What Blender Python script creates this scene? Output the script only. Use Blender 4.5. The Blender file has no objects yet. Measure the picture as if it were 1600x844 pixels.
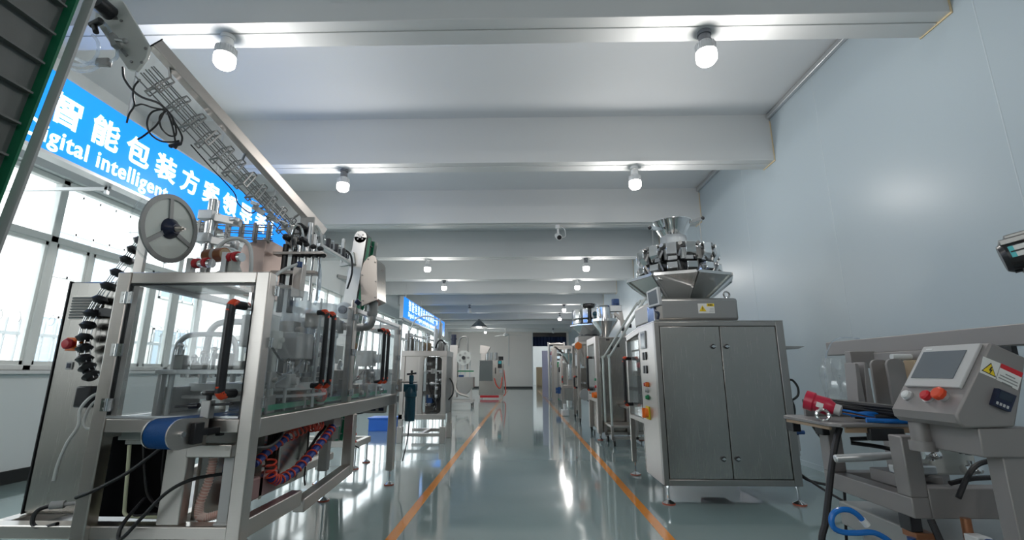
import bpy, bmesh, math, random
from mathutils import Vector as V, Matrix as M4
random.seed(7)
S = bpy.context.scene
COL = S.collection
R = math.radians
# ---------------------------------------------------------------- camera
FPX = 720.0
CH = 1.1
PITCH = math.atan(160/FPX)
YAW = math.atan(16/FPX*math.cos(PITCH))
cd = bpy.data.cameras.new('camera'); cd.sensor_width = 36; cd.lens = FPX/1600*36
cd.clip_start = .05; cd.clip_end = 300
cam = bpy.data.objects.new('camera', cd); COL.objects.link(cam)
cam.location = (0, 0, CH); cam.rotation_euler = (math.pi/2+PITCH, 0, YAW)
S.camera = cam
# ---------------------------------------------------------------- world, exposure
SKY = 4.8
w = bpy.data.worlds.new('daylight'); S.world = w; w.use_nodes = True
bg = w.node_tree.nodes['Background']; bg.inputs[0].default_value = (.93, .97, 1, 1); bg.inputs[1].default_value = SKY
vs = S.view_settings; vs.view_transform = 'Standard'; vs.look = 'None'; vs.gamma = 1; vs.use_curve_mapping = False
vs.exposure = 0.22
cy = S.cycles
cy.use_denoising = True
cy.max_bounces = 10; cy.diffuse_bounces = 4; cy.glossy_bounces = 5; cy.transparent_max_bounces = 24; cy.transmission_bounces = 6
cy.sample_clamp_indirect = 6; cy.caustics_reflective = False; cy.caustics_refractive = False
LAMP_W = 34
# ---------------------------------------------------------------- pixel helper (a point on the plane Y = depth, X = side or Z = height)
def ray(px, py):
    u = (px-800)/FPX; v = (422-py)/FPX
    fw = math.cos(PITCH)-v*math.sin(PITCH); up = math.sin(PITCH)+v*math.cos(PITCH)
    return V((u*math.cos(YAW)-fw*math.sin(YAW), u*math.sin(YAW)+fw*math.cos(YAW), up))
CP = V((0, 0, CH))
def atY(px, py, y): r = ray(px, py); return CP+r*(y/r.y)
def atX(px, py, x): r = ray(px, py); return CP+r*(x/r.x)
def atZ(px, py, z): r = ray(px, py); return CP+r*((z-CH)/r.z)
# ---------------------------------------------------------------- materials
MATS = {}
def mat(name, col, rough=.5, metal=0, emit=0, spec=.5, noise=0, scale=(1, 1, 1), bump=0, coat=0, roughvar=0, nscale=8):
    m = bpy.data.materials.new(name); m.use_nodes = True; nt = m.node_tree; p = nt.nodes['Principled BSDF']
    c = (*col, 1)
    p.inputs['Base Color'].default_value = c; p.inputs['Roughness'].default_value = rough; p.inputs['Metallic'].default_value = metal
    p.inputs['Specular IOR Level'].default_value = spec; p.inputs['Coat Weight'].default_value = coat
    if emit:
        p.inputs['Emission Color'].default_value = c; p.inputs['Emission Strength'].default_value = emit
    if noise or bump or roughvar:
        tc = nt.nodes.new('ShaderNodeTexCoord'); mp = nt.nodes.new('ShaderNodeMapping'); mp.inputs['Scale'].default_value = scale
        nz = nt.nodes.new('ShaderNodeTexNoise'); nz.inputs['Scale'].default_value = nscale; nz.inputs['Detail'].default_value = 4
        nt.links.new(tc.outputs['Object'], mp.inputs[0]); nt.links.new(mp.outputs[0], nz.inputs['Vector'])
        if noise:
            mx = nt.nodes.new('ShaderNodeMix'); mx.data_type = 'RGBA'
            mx.inputs[6].default_value = tuple(x*(1-noise) for x in col)+(1,); mx.inputs[7].default_value = tuple(min(1, x*(1+noise)) for x in col)+(1,)
            nt.links.new(nz.outputs[0], mx.inputs[0]); nt.links.new(mx.outputs[2], p.inputs['Base Color'])
        if roughvar:
            mr = nt.nodes.new('ShaderNodeMapRange'); mr.inputs[3].default_value = rough-roughvar; mr.inputs[4].default_value = rough+roughvar
            nt.links.new(nz.outputs[0], mr.inputs[0]); nt.links.new(mr.outputs[0], p.inputs['Roughness'])
        if bump:
            b = nt.nodes.new('ShaderNodeBump'); b.inputs['Strength'].default_value = bump; b.inputs['Distance'].default_value = .01
            nt.links.new(nz.outputs[0], b.inputs['Height']); nt.links.new(b.outputs[0], p.inputs['Normal'])
    MATS[name] = m
    return m
def clear(name, tint, gloss=.08, rough=.05, haze=0):
    m = bpy.data.materials.new(name); m.use_nodes = True; nt = m.node_tree; nt.nodes.clear()
    o = nt.nodes.new('ShaderNodeOutputMaterial'); t = nt.nodes.new('ShaderNodeBsdfTransparent'); g = nt.nodes.new('ShaderNodeBsdfGlossy')
    t.inputs[0].default_value = (*tint, 1); g.inputs['Roughness'].default_value = rough
    f = nt.nodes.new('ShaderNodeLayerWeight'); f.inputs[0].default_value = .5
    pw = nt.nodes.new('ShaderNodeMath'); pw.operation = 'POWER'; pw.inputs[1].default_value = 4.5; nt.links.new(f.outputs['Facing'], pw.inputs[0])
    a = nt.nodes.new('ShaderNodeMath'); a.operation = 'MULTIPLY_ADD'; a.inputs[1].default_value = .75; a.inputs[2].default_value = gloss*.35; a.use_clamp = True
    nt.links.new(pw.outputs[0], a.inputs[0])
    x = nt.nodes.new('ShaderNodeMixShader'); nt.links.new(a.outputs[0], x.inputs[0]); nt.links.new(t.outputs[0], x.inputs[1]); nt.links.new(g.outputs[0], x.inputs[2])
    last = x
    if haze:
        d = nt.nodes.new('ShaderNodeBsdfTranslucent'); d.inputs[0].default_value = (.85, .88, .9, 1)
        d2 = nt.nodes.new('ShaderNodeBsdfDiffuse'); d2.inputs[0].default_value = (.8, .83, .85, 1)
        ad = nt.nodes.new('ShaderNodeMixShader'); nt.links.new(d.outputs[0], ad.inputs[1]); nt.links.new(d2.outputs[0], ad.inputs[2])
        y = nt.nodes.new('ShaderNodeMixShader'); y.inputs[0].default_value = haze
        nt.links.new(x.outputs[0], y.inputs[1]); nt.links.new(ad.outputs[0], y.inputs[2]); last = y
    nt.links.new(last.outputs[0], o.inputs[0]); MATS[name] = m
    return m
STEEL = mat('brushed steel', (.60, .555, .52), .33, 1, noise=.06, scale=(1, 1, 40), nscale=12, roughvar=.05)
STEELH = mat('brushed steel sheet', (.47, .445, .415), .26, 1, noise=.05, scale=(60, 1, 1), nscale=6, roughvar=.04)
STEELD = mat('satin dark steel', (.36, .355, .345), .42, 1)
CHROME = mat('polished steel', (.78, .78, .78), .1, 1)
SATIN = mat('satin grey paint', (.30, .28, .275), .45, .35)
ALU = mat('cast aluminium', (.66, .67, .68), .38, .9)
WHITE = mat('white plastic', (.74, .75, .75), .4)
CREAM = mat('off-white plate', (.66, .67, .64), .35)
BLACK = mat('black rubber', (.012, .012, .014), .45)
BLACKP = mat('black plastic', (.02, .02, .023), .3)
NAVY = mat('dark navy plastic', (.012, .018, .05), .3)
REDO = mat('orange red plastic', (.75, .07, .02), .3)
RED = mat('red plastic', (.6, .02, .03), .3)
ORANGE = mat('orange plastic', (.9, .2, .02), .35)
CORAL = mat('coral coil tube', (.85, .1, .06), .3)
GREENP = mat('green plastic', (.02, .3, .12), .35)
BLUE = mat('blue belt', (.003, .06, .22), .55, spec=.2, bump=.25, nscale=200)
BLUED = mat('blue enamel', (.02, .07, .22), .35)
TEAL = mat('dark teal glass bowl', (.01, .06, .09), .15)
BLUET = mat('blue air tube', (.01, .16, .55), .25)
CLEARB = clear('clear hose', (.85, .9, .95), .2, .05, .25)
TUBEW = mat('white tube', (.72, .74, .73), .35)
PINK = mat('pink ribbed hose', (.68, .38, .31), .35)
COPPER = mat('copper brown roll', (.33, .14, .07), .3, .5)
CARD = mat('kraft cardboard core', (.55, .42, .28), .7)
YELLOW = mat('yellow label', (.85, .62, .02), .5)
PRINT = mat('printed black', (.02, .02, .02), .6)
LABELW = mat('white label', (.78, .78, .76), .5)
PLATEG = mat('grey painted metal', (.33, .335, .33), .4, .2)
LIGHTG = mat('light grey casing', (.52, .52, .52), .4)
SCREEN = mat('screen glass grey', (.16, .18, .2), .12)
SCREEND = mat('dark display', (.02, .03, .05), .1)
ACRYL = clear('clear acrylic', (.97, .98, .98), .12, .03, .05)
FROST = clear('frosted plastic', (.9, .92, .93), .1, .2, .55)
GLASS = clear('window glass', (.96, .98, .98), .05, .01)
LILAC = mat('lilac painted panel', (.42, .42, .56), .4)
REDBLUE = mat('blue spiral wrap', (.03, .06, .3), .4)
MAGENTA = mat('magenta plastic', (.5, .02, .1), .4)
BLUECR = mat('blue crate plastic', (.03, .17, .7), .4)
TEALL = mat('teal label', (.1, .55, .58), .5)
# ---------------------------------------------------------------- mesh building
class MB:
    def __init__(s): s.bm = bmesh.new()
    def box(s, c, d, rot=None):
        m = M4.Translation(V(c))
        if rot is not None: m = m @ (rot if isinstance(rot, M4) else M4.Rotation(rot, 4, 'Z'))
        bmesh.ops.create_cube(s.bm, size=1, matrix=m @ M4.Diagonal((d[0], d[1], d[2], 1))); return s
    def b(s, x0, x1, y0, y1, z0, z1): return s.box(((x0+x1)/2, (y0+y1)/2, (z0+z1)/2), (abs(x1-x0), abs(y1-y0), abs(z1-z0)))
    def frame(s, p, q, up=(0, 0, 1)):
        p, q = V(p), V(q); d = q-p; L = d.length; z = d/L; u = V(up)
        if abs(z.dot(u)) > .98: u = V((0, 1, 0))
        x = u.cross(z).normalized(); y = z.cross(x)
        m = M4((x, y, z)).transposed().to_4x4(); m.translation = (p+q)/2
        return m, L
    def bar(s, p, q, w, h=None, up=(0, 0, 1)):      # square tube p -> q: w across, h along 'up'
        m, L = s.frame(p, q, up); bmesh.ops.create_cube(s.bm, size=1, matrix=m @ M4.Diagonal((w, h or w, L, 1))); return s
    def cyl(s, p, q, r, r2=None, seg=20, caps=True):
        m, L = s.frame(p, q)
        bmesh.ops.create_cone(s.bm, cap_ends=caps, segments=seg, radius1=r, radius2=r if r2 is None else r2, depth=L, matrix=m); return s
    def sph(s, c, r, sc=(1, 1, 1), seg=16):
        bmesh.ops.create_uvsphere(s.bm, u_segments=seg, v_segments=seg//2+2, radius=r, matrix=M4.Translation(V(c)) @ M4.Diagonal((*sc, 1))); return s
    def lathe(s, prof, o, ax=(0, 0, 1), seg=28, closed=False):   # prof: (radius, height) along axis
        z = V(ax).normalized(); u = V((0, 0, 1)) if abs(z.z) < .9 else V((1, 0, 0)); x = u.cross(z).normalized(); y = z.cross(x); o = V(o)
        rings = []
        for r, h in prof:
            if r < 1e-6: rings.append([s.bm.verts.new(o+z*h)])
            else: rings.append([s.bm.verts.new(o+z*h+(x*math.cos(a)+y*math.sin(a))*r) for a in [2*math.pi*i/seg for i in range(seg)]])
        if closed: rings.append(rings[0])
        for A, B in zip(rings, rings[1:]):
            for i in range(seg):
                j = (i+1) % seg
                if len(A) == 1 and len(B) == 1: break
                if len(A) == 1: s.bm.faces.new((A[0], B[i], B[j]))
                elif len(B) == 1: s.bm.faces.new((A[i], A[j], B[0]))
                else: s.bm.faces.new((A[i], A[j], B[j], B[i]))
        return s
    def ring(s, c, ax, R_, r, seg=36, k=8):
        return s.lathe([(R_+r*math.cos(2*math.pi*i/k), r*math.sin(2*math.pi*i/k)) for i in range(k)], c, ax, seg, True)
    def prism(s, pts, d):                           # polygon of 3D points extruded by vector d
        d = V(d); A = [s.bm.verts.new(V(p)) for p in pts]; B = [s.bm.verts.new(V(p)+d) for p in pts]; n = len(A)
        s.bm.faces.new(A); s.bm.faces.new(B[::-1])
        for i in range(n): s.bm.faces.new((A[i], B[i], B[(i+1) % n], A[(i+1) % n]))
        return s
    def tube(s, pts, r, sub=6, k=8, smooth=True):
        P = [V(p) for p in pts]
        if smooth and len(P) > 2:
            Q = []; E = [P[0]*2-P[1]]+P+[P[-1]*2-P[-2]]
            for i in range(1, len(E)-2):
                a, b_, c, d = E[i-1:i+3]
                for t in [j/sub for j in range(sub)]:
                    Q.append(.5*((2*b_)+(c-a)*t+(2*a-5*b_+4*c-d)*t*t+(3*b_-a-3*c+d)*t**3))
            P = Q+[P[-1]]
        rings = []; n0 = None
        for i, p in enumerate(P):
            t = (P[min(i+1, len(P)-1)]-P[max(i-1, 0)]).normalized()
            if n0 is None: n0 = t.orthogonal().normalized()
            n0 = (n0-t*n0.dot(t)).normalized(); b_ = t.cross(n0)
            rr = r[min(i, len(r)-1)] if isinstance(r, list) else r
            rings.append([s.bm.verts.new(p+(n0*math.cos(2*math.pi*j/k)+b_*math.sin(2*math.pi*j/k))*rr) for j in range(k)])
        for A, B in zip(rings, rings[1:]):
            for j in range(k): s.bm.faces.new((A[j], A[(j+1) % k], B[(j+1) % k], B[j]))
        s.bm.faces.new(rings[0][::-1]); s.bm.faces.new(rings[-1]); return s
    def coil(s, p, q, R_, turns, r, k=6, per=14):
        m, L = s.frame(p, q); n = int(turns*per)
        return s.tube([m @ V((R_*math.cos(2*math.pi*i/per), R_*math.sin(2*math.pi*i/per), -L/2+L*i/n)) for i in range(n+1)], r, 1, k, False)
    def poly(s, pts): s.bm.faces.new([s.bm.verts.new(V(p)) for p in pts]); return s
    def build(s, name, m, parent=None, bev=0, root=None):
        bm = s.bm
        bmesh.ops.recalc_face_normals(bm, faces=bm.faces[:])
        base = parent['_b'] if parent is not None else None
        if base is None:
            if root is None:
                xs = [v.co for v in bm.verts]
                lo = [min(c[i] for c in xs) for i in range(3)]; hi = [max(c[i] for c in xs) for i in range(3)]
                root = ((lo[0]+hi[0])/2, (lo[1]+hi[1])/2, lo[2])
            base = root
        bmesh.ops.translate(bm, verts=bm.verts[:], vec=-V(base))
        for f in bm.faces: f.smooth = True
        for e in bm.edges:
            if len(e.link_faces) != 2 or e.calc_face_angle(9) > .6: e.smooth = False
        me = bpy.data.meshes.new(name); bm.to_mesh(me); bm.free()
        if m: me.materials.append(m)
        o = bpy.data.objects.new(name, me); COL.objects.link(o)
        if parent is not None: o.parent = parent
        else: o.location = base
        o['_b'] = list(base)
        if bev:
            bv = o.modifiers.new('bevel', 'BEVEL'); bv.width = bev; bv.segments = 2; bv.limit_method = 'ANGLE'; bv.angle_limit = R(50); bv.harden_normals = False
        return o
def thing(name, label, cat, loc, group=None):
    o = bpy.data.objects.new(name, None); COL.objects.link(o); o.location = loc; o.empty_display_size = .1
    o['_b'] = list(loc); o['label'] = label; o['category'] = cat
    if group: o['group'] = group
    return o
def tag(o, label, cat, group=None):
    o['label'] = label; o['category'] = cat
    if group: o['group'] = group
    return o
def struct(o, parentless=True): o['kind'] = 'structure'; return o
def copy_thing(o, loc, rz=0, label=None):
    c = o.copy(); COL.objects.link(c); c.location = loc; c.rotation_euler = (0, 0, rz)
    if label: c['label'] = label
    for a in list(o.children):
        d = a.copy(); COL.objects.link(d); d.parent = c
        for g in list(a.children):
            h = g.copy(); COL.objects.link(h); h.parent = d
    return c
def lettering(name, txt, size, org, xa, ya, depth, m, parent, bold=0, space=1.0, align='CENTER', stretch=1.0):
    c = bpy.data.curves.new('t', 'FONT'); c.body = txt; c.size = size; c.extrude = depth; c.bevel_depth = bold; c.bevel_resolution = 0; c.align_x = align; c.space_character = space
    o = bpy.data.objects.new('t', c); COL.objects.link(o); bpy.context.view_layer.update()
    me = bpy.data.meshes.new_from_object(o.evaluated_get(bpy.context.evaluated_depsgraph_get()))
    bpy.data.objects.remove(o); bpy.data.curves.remove(c)
    X, Y = V(xa).normalized(), V(ya).normalized(); Z = X.cross(Y); B = V(parent['_b'])
    for v in me.vertices: v.co = V(org)+X*v.co.x*stretch+Y*v.co.y+Z*v.co.z-B
    me.name = name; me.materials.clear(); me.materials.append(m)
    o = bpy.data.objects.new(name, me); COL.objects.link(o); o.parent = parent; o['_b'] = list(B); return o
# ================================================================ the room
XL, XR, YB, YF, ZC = -5.2, 3.4, 34.0, -7.0, 4.55
BEAMS = [-4.5, -1.9, .7, 3.32, 5.92, 8.5, 11.15, 13.9, 16.45, 19.2, 21.9, 24.6, 27.2, 29.8, 32.3]
m_floor = mat('epoxy floor', (.25, .335, .335), .085, spec=.7, noise=.07, nscale=.9, roughvar=.03, coat=.3)
m_wallp = mat('white sandwich panel', (.44, .515, .56), .33, spec=.35, bump=.03, nscale=1.2)
m_ceil = mat('ceiling paint', (.70, .72, .74), .75, noise=.015, nscale=2)
m_beam = mat('beam paint', (.64, .655, .66), .7)
m_soff = mat('beam edge paint', (.70, .71, .71), .55)
m_wall = mat('wall paint', (.70, .735, .74), .7)
m_wallb = mat('end wall paint', (.80, .755, .72), .65)
m_base = mat('black skirting', (.012, .013, .013), .35)
m_line = mat('orange floor paint', (.80, .27, .02), .14, spec=.6, noise=.06)
m_pvc = mat('window frame', (.80, .83, .81), .4)
m_mast = mat('yellowed sealant', (.72, .58, .36), .6)
m_seam = mat('panel seam', (.50, .57, .61), .35)
fl = struct(MB().b(XL-.3, XR+.3, YF, YB+9, -.2, 0).build('floor', m_floor))
for a, b_ in ((-.928, -.853), (.95, 1.025)):
    MB().b(a, b_, YF+.1, 30, 0, .0015).build('painted_line', m_line, fl)
cl = struct(MB().b(XL-.3, XR+.3, YF, YB+9, ZC, ZC+.2).build('ceiling', m_ceil))
for i, y in enumerate(BEAMS):
    o = struct(MB().b(XL, XR-.01, y-.14, y+.14, 3.885, ZC).build('trim_%d' % (i+1), m_beam))
    MB().b(XL, XR-.01, y-.141, y-.03, 3.878, 3.886).b(XL, XR-.01, y-.02, y+.141, 3.872, 3.886).build('edge_strip', m_soff, o)
    MB().b(XR-.012, XR-.002, y-.15, y+.15, 3.862, 3.885).b(XR-.012, XR-.002, y-.15, y-.135, 3.88, ZC-.1).build('sealant', m_mast, o)
wr = struct(MB().b(XR, XR+.15, YF, YB, 0, ZC).build('wall_right', m_wallp))
for y in [-3.1, -1.0, 1.1, 3.02, 4.86, 6.7, 8.6, 10.4, 12.3, 14.2, 16, 17.9, 19.8, 21.6, 23.4, 25.2]:
    MB().cyl((XR+.006, y, .02), (XR+.006, y, ZC-.03), .009, seg=10).build('panel_seam', m_seam, wr)
tr = struct(MB().b(XR-.05, XR, YF, YB, ZC-.07, ZC-.005).build('trim_20', ALU, bev=.01))
struct(MB().b(XR-.012, XR, YF, YB, 0, .06).build('baseboard_right', m_wallp))
# end wall with the opening on its right
struct(MB().b(XL-.3, .76, YB, YB+.2, 0, ZC).b(.76, XR, YB, YB+.2, 3.95, ZC).b(3.25, XR+.1, YB, YB+.2, 0, ZC).build('wall_back', m_wallb))
struct(MB().b(XL, .74, YB-.03, YB, 0, .11).build('baseboard_back', m_base))
struct(MB().b(.70, .78, YB-.02, YB+.22, 0, 3.97).build('trim_21', m_soff))
struct(MB().b(XL-.3, XR+.3, YB+9, YB+9.2, 0, ZC).build('wall_beyond', m_wall))
struct(MB().b(XL-.3, XR+.3, YF-.2, YF, 0, ZC).build('wall_front', mat('dark unseen wall', (.12, .13, .14), .6)))  # unseen wall behind the viewer, darkened to dim reflections and the near right wall
struct(MB().b(XR+.1, XR+.3, YB, YB+9, 0, ZC).build('wall_beyond_right', m_wall))
struct(MB().b(XL-.5, XL-.3, YB, YB+9, 0, ZC).build('wall_beyond_left', m_wall))
# left wall with window openings
WIN = [(-6.0, -.9), (.3, 9.6), (10.4, 13.2), (14.0, 19.2), (20.0, 25.2), (26.2, 33.0)]
SILL, HEAD = 1.12, 3.28
wl = MB(); T = .28
wl.b(XL-T, XL, YF, YB, 0, SILL).b(XL-T, XL, YF, YB, HEAD, ZC)
e = YF
for a, b_ in WIN: wl.b(XL-T, XL, e, a, SILL, HEAD); e = b_
wl.b(XL-T, XL, e, YB, SILL, HEAD)
struct(wl.build('wall_left', m_wall))
struct(MB().b(XL, XL+.02, YF, YB, 0, .13).build('baseboard_left', m_base))
for i, (a, b_) in enumerate(WIN):
    n = 3; x = XL-.12
    cuts = [a+(b_-a)*k/n for k in range(n+1)]
    if i == 1: cuts = [a, 2.85, 4.9, 6.1, 6.85, 8.2, b_]
    f = MB(); d = .045
    f.b(x-d, x+d, a, b_, SILL, SILL+.06).b(x-d, x+d, a, b_, HEAD-.06, HEAD).b(x-d, x+d, a, b_, 2.53, 2.61)
    for c in cuts: f.b(x-d, x+d, max(a, c-.045), min(b_, c+.045), SILL, HEAD)
    o = struct(f.build('window_%d' % (i+1), m_pvc, bev=.008))
    g = MB(); s_ = MB()
    for c, c2 in zip(cuts, cuts[1:]):
        md = c+(c2-c)*.40
        s_.b(x-.02, x+.035, md-.03, md+.03, SILL+.06, 2.53)
        for u, v in ((c+.045, md-.03), (md+.03, c2-.045)):
            if v-u > .15: s_.b(x-.018, x+.03, u, u+.03, SILL+.06, 2.53).b(x-.018, x+.03, v-.03, v, SILL+.06, 2.53).b(x-.018, x+.03, u, v, SILL+.06, SILL+.1).b(x-.018, x+.03, u, v, 2.49, 2.53)
    s_.build('sash', m_pvc, o)
    g.b(x-.004, x, a, b_, SILL+.05, HEAD-.05).build('pane', GLASS, o)
    MB().b(XL-.1, XL+.05, a-.03, b_+.03, SILL-.035, SILL).build('window_sill', m_soff, o)
# outside
m_out = mat('outside render', (.66, .65, .63), .8); m_owin = mat('outside window', (.34, .42, .5), .25)
m_gr = mat('yard concrete', (.42, .42, .40), .9); m_fen = mat('pale fence metal', (.45, .47, .48), .5, .3)
struct(MB().b(-40, XL-.28, -25, 55, -.4, -.2).build('ground', m_gr))
bd = thing('building', 'white building with blue paned windows seen through the left windows', 'building', (-19.5, 10, -.2))
MB().b(-25, -19.5, -14, 48, -.2, 13).build('wall', m_out, bd)
for yy in range(-12, 48, 6):
    for zz in (1.4, 5.0, 8.6):
        wf = MB().b(-19.5, -19.42, yy, yy+3.4, zz, zz+.1).b(-19.5, -19.42, yy, yy+3.4, zz+1.9, zz+2.0)
        for k in range(5): wf.b(-19.5, -19.42, yy+k*.83, yy+k*.83+.08, zz, zz+2)
        wf.b(-19.5, -19.42, yy, yy+3.4, zz+1.2, zz+1.27)
        o = wf.build('window', m_soff, bd)
        MB().b(-19.49, -19.46, yy, yy+3.4, zz, zz+2).build('pane', m_owin, o)
fe = thing('fence', 'pale spiked metal fence topped with barbed wire outside the left windows', 'fence', (-9.0, 10, -.2))
fb = MB()
for k in range(150): fb.bar((-9, -6+k*.22, -.2), (-9, -6+k*.22, 2.05), .035, .02)
fb.build('fence_bars', m_fen, fe)
MB().b(-9.02, -8.98, -6, 27, .1, .16).b(-9.02, -8.98, -6, 27, 1.75, 1.81).build('rail', m_fen, fe)
MB().coil((-9, -6, 2.1), (-9, 27, 2.1), .13, 110, .006, 4, 10).build('barbed_wire', STEELD, fe)
MB().b(-9.4, -9.25, -6, 27, -.2, 1.3).build('low_wall', m_out, fe)
l = bpy.data.lights.new('doorway_fill', 'POINT'); l.energy = 260; l.shadow_soft_size = .15  # added fill lamp without a fitting, brightens the room beyond the opening
lo = bpy.data.objects.new('doorway_fill', l); COL.objects.link(lo); lo.location = (1.6, 38.5, 4.2)
# beyond the end opening: dark blue curtain, storage
m_curt = mat('dark blue curtain', (.006, .022, .075), .7)
cu = MB()
pts = [(.4+k*.05, YB+.9+.05*math.sin(k*1.3), 0) for k in range(70)]
cu.prism([V(p)+V((0, 0, 3.0)) for p in pts]+[V(p)+V((0, .02, 3.0)) for p in pts[::-1]], (0, 0, .75))
tag(cu.build('curtain', m_curt), 'dark blue pleated curtain strip across the top of the end doorway', 'curtain')
struct(MB().b(.3, 4, YB+.6, YB+.8, 3.7, ZC).build('lintel_beam', BLACKP))
# ---------------------------------------------------------------- signs
m_sblue = mat('lit blue sign face', (.004, .22, .82), .3, emit=.92)
m_sw = mat('lit white letters', (.85, .95, 1.0), .3, emit=1.25)
def sign(y0, y1, z0, z1, label, lines):
    t = thing('light_sign', label, 'sign', (-4.06, (y0+y1)/2, z0))
    MB().b(-4.12, -4.01, y0, y1, z0, z1).build('sign_box', WHITE, t)
    MB().b(-4.01, -4.005, y0, y1, z0, z1).build('sign_face', m_sblue, t)
    MB().b(-4.125, -4.0, y0-.02, y1+.02, z0-.03, z0).b(-4.125, -4.0, y0-.02, y1+.02, z1, z1+.015).b(-4.125, -4.0, y0-.02, y0, z0, z1).b(-4.125, -4.0, y1, y1+.02, z0, z1).build('frame', ALU, t)
    for k in range(4):
        y = y0+.45+(y1-y0-.9)*k/3
        MB().cyl((-4.06, y, z1), (-4.06, y, 4.55 if min(abs(y-b_) for b_ in BEAMS) > .2 else 3.88), .012, seg=8).build('hanger', ALU, t)
        MB().b(XL, -4.1, y-.015, y+.015, z0-.06, z0-.03).b(-4.14, -4.11, y-.015, y+.015, z0-.1, z1-.1).build('bracket', ALU, t)
    for txt, sz, y, z, bold, sp, st in lines:
        lettering('lettering', txt, sz, (-4.004, y, z), (0, 1, 0), (0, 0, 1), .004, m_sw, t, bold, sp, 'LEFT', st)
    return t
sign(2.35, 7.5, 2.93, 3.63, 'long lit blue sign with large white Chinese characters above the nearest left windows',
     [(c, .30, 3.574+.385*k-.14, 3.235, .008, 1, 1) for k, c in enumerate('智能包装方案领导者！')]+[('Digital intelligent', .225, 3.27, 2.995, .004, 1.10, .89)])
sign(15.4, 23.8, 2.92, 3.62, 'smaller-looking lit blue sign with white lettering farther down the left wall',
     [('智能包装设备研发制造一体', .40, 16.1, 3.27, .0, 1.42, 1.0), ('Digital intelligent packaging equipment', .24, 16.1, 3.03, .0, 1.3, 1.0)])
# ---------------------------------------------------------------- ceiling lamps
m_bulb = mat('lit bulb', (1, .97, .92), .4, emit=9)
m_fin = mat('bulb heat sink', (.62, .64, .66), .5)
def bulb(x, y, z, label, socket, on=True):
    t = thing('ceiling_bulb', label, 'lamp', (x, y, z+.19), 'LED bulbs under the ceiling beams')
    MB().cyl((x, y, 3.84), (x, y, 3.874), .055).lathe([(.03, .17), (.045, .17), (.05, .1), (.03, .095)], (x, y, z), seg=20).cyl((x, y, z+.16), (x, y, 3.85), .016, seg=10).build('lamp_holder', socket, t)
    f = MB().lathe([(.028, .11), (.05, .1), (.078, .06), (.082, 0)], (x, y, z), seg=24)
    for k in range(24): a = 2*math.pi*k/24; f.box((x+.07*math.cos(a), y+.07*math.sin(a), z+.035), (.026, .006, .075), a)
    f.build('heat_sink', m_fin, t)
    MB().lathe([(.081, .004), (.084, -.03), (.08, -.075), (.06, -.1), (.03, -.11), (0, -.113)], (x, y, z), seg=24).build('globe', m_bulb if on else WHITE, t)
    if on:
        l = bpy.data.lights.new('bulb_light', 'POINT'); l.energy = LAMP_W; l.color = (1, .97, .93); l.shadow_soft_size = .09
        lo = bpy.data.objects.new('bulb_light', l); COL.objects.link(lo); lo.location = (x, y, z-.22)
    return t
side = {1: 'right', -1: 'left'}
GREYS = mat('grey lamp holder', (.12, .13, .15), .5)
for x, y, z, lb, so in [(1.53, 3.36, 3.68, 'lit white LED bulb in a dark holder, nearest of the right row', GREYS),
                    (-2.47, 3.32, 3.68, 'lit white LED bulb in a white holder, nearest of the left row', WHITE),
                    (1.56, 5.95, 3.66, 'lit LED bulb under the second beam, right of the aisle, white holder', WHITE),
                    (-2.48, 5.95, 3.66, 'lit LED bulb under the second beam, left of the aisle, above the tower', GREYS),
                    (1.60, 11.2, 3.66, 'lit LED bulb under the fourth beam on the right, beyond the camera dome', GREYS),
                    (-2.36, 11.2, 3.66, 'lit LED bulb under the fourth beam on the left, beyond the metal housing', WHITE),
                    (1.70, 13.95, 3.68, 'lit LED bulb under the fifth beam on the right', WHITE),
                    (-2.40, 13.95, 3.68, 'lit LED bulb under the fifth beam on the left, above the far sign', GREYS),
                    (1.76, 19.2, 3.68, 'small lit LED bulb far down the right row, higher of two close bulbs', GREYS),
                    (1.80, 22.0, 3.62, 'small lit LED bulb far down the right row, lower of two close bulbs', GREYS),
                    (-2.36, 29.8, 3.66, 'tiny lit bulb near the end wall, left of the ceiling fan', WHITE)]:
    bulb(x, y, z, lb, so)
bulb(-2.2, 19.2, 3.62, 'small unlit bulb in a grey holder just above left of the pendant lamp', GREYS, False)
bulb(2.0, 29.8, 3.66, 'tiny unlit bulb hanging in front of the end doorway', GREYS, False)
for x in (1.55, -2.45):                              # the same rows go on behind the viewer
    for y in (-1.9, -4.5): bulb(x, y, 3.68, 'lit LED bulb in the row behind the viewpoint', WHITE)
t = thing('pendant_lamp', 'grey cone shade pendant lamp hanging on the left, beyond the far blue sign', 'lamp', (-2.3, 24.6, 3.5))
x, y, z = -2.3, 24.6, 3.45
MB().lathe([(.05, .42), (.09, .36), (.44, .03), (.45, 0), (.43, 0), (.42, .02), (.08, .33), (.05, .38)], (x, y, z)).build('lamp_shade', STEELD, t)
MB().cyl((x, y, z+.4), (x, y, 3.9), .03).build('stem', STEELD, t)
MB().sph((x, y, z+.08), .14).build('globe', m_bulb, t)
l = bpy.data.lights.new('bulb_light', 'POINT'); l.energy = LAMP_W; l.shadow_soft_size = .12
lo = bpy.data.objects.new('bulb_light', l); COL.objects.link(lo); lo.location = (x, y, z-.15)
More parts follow.
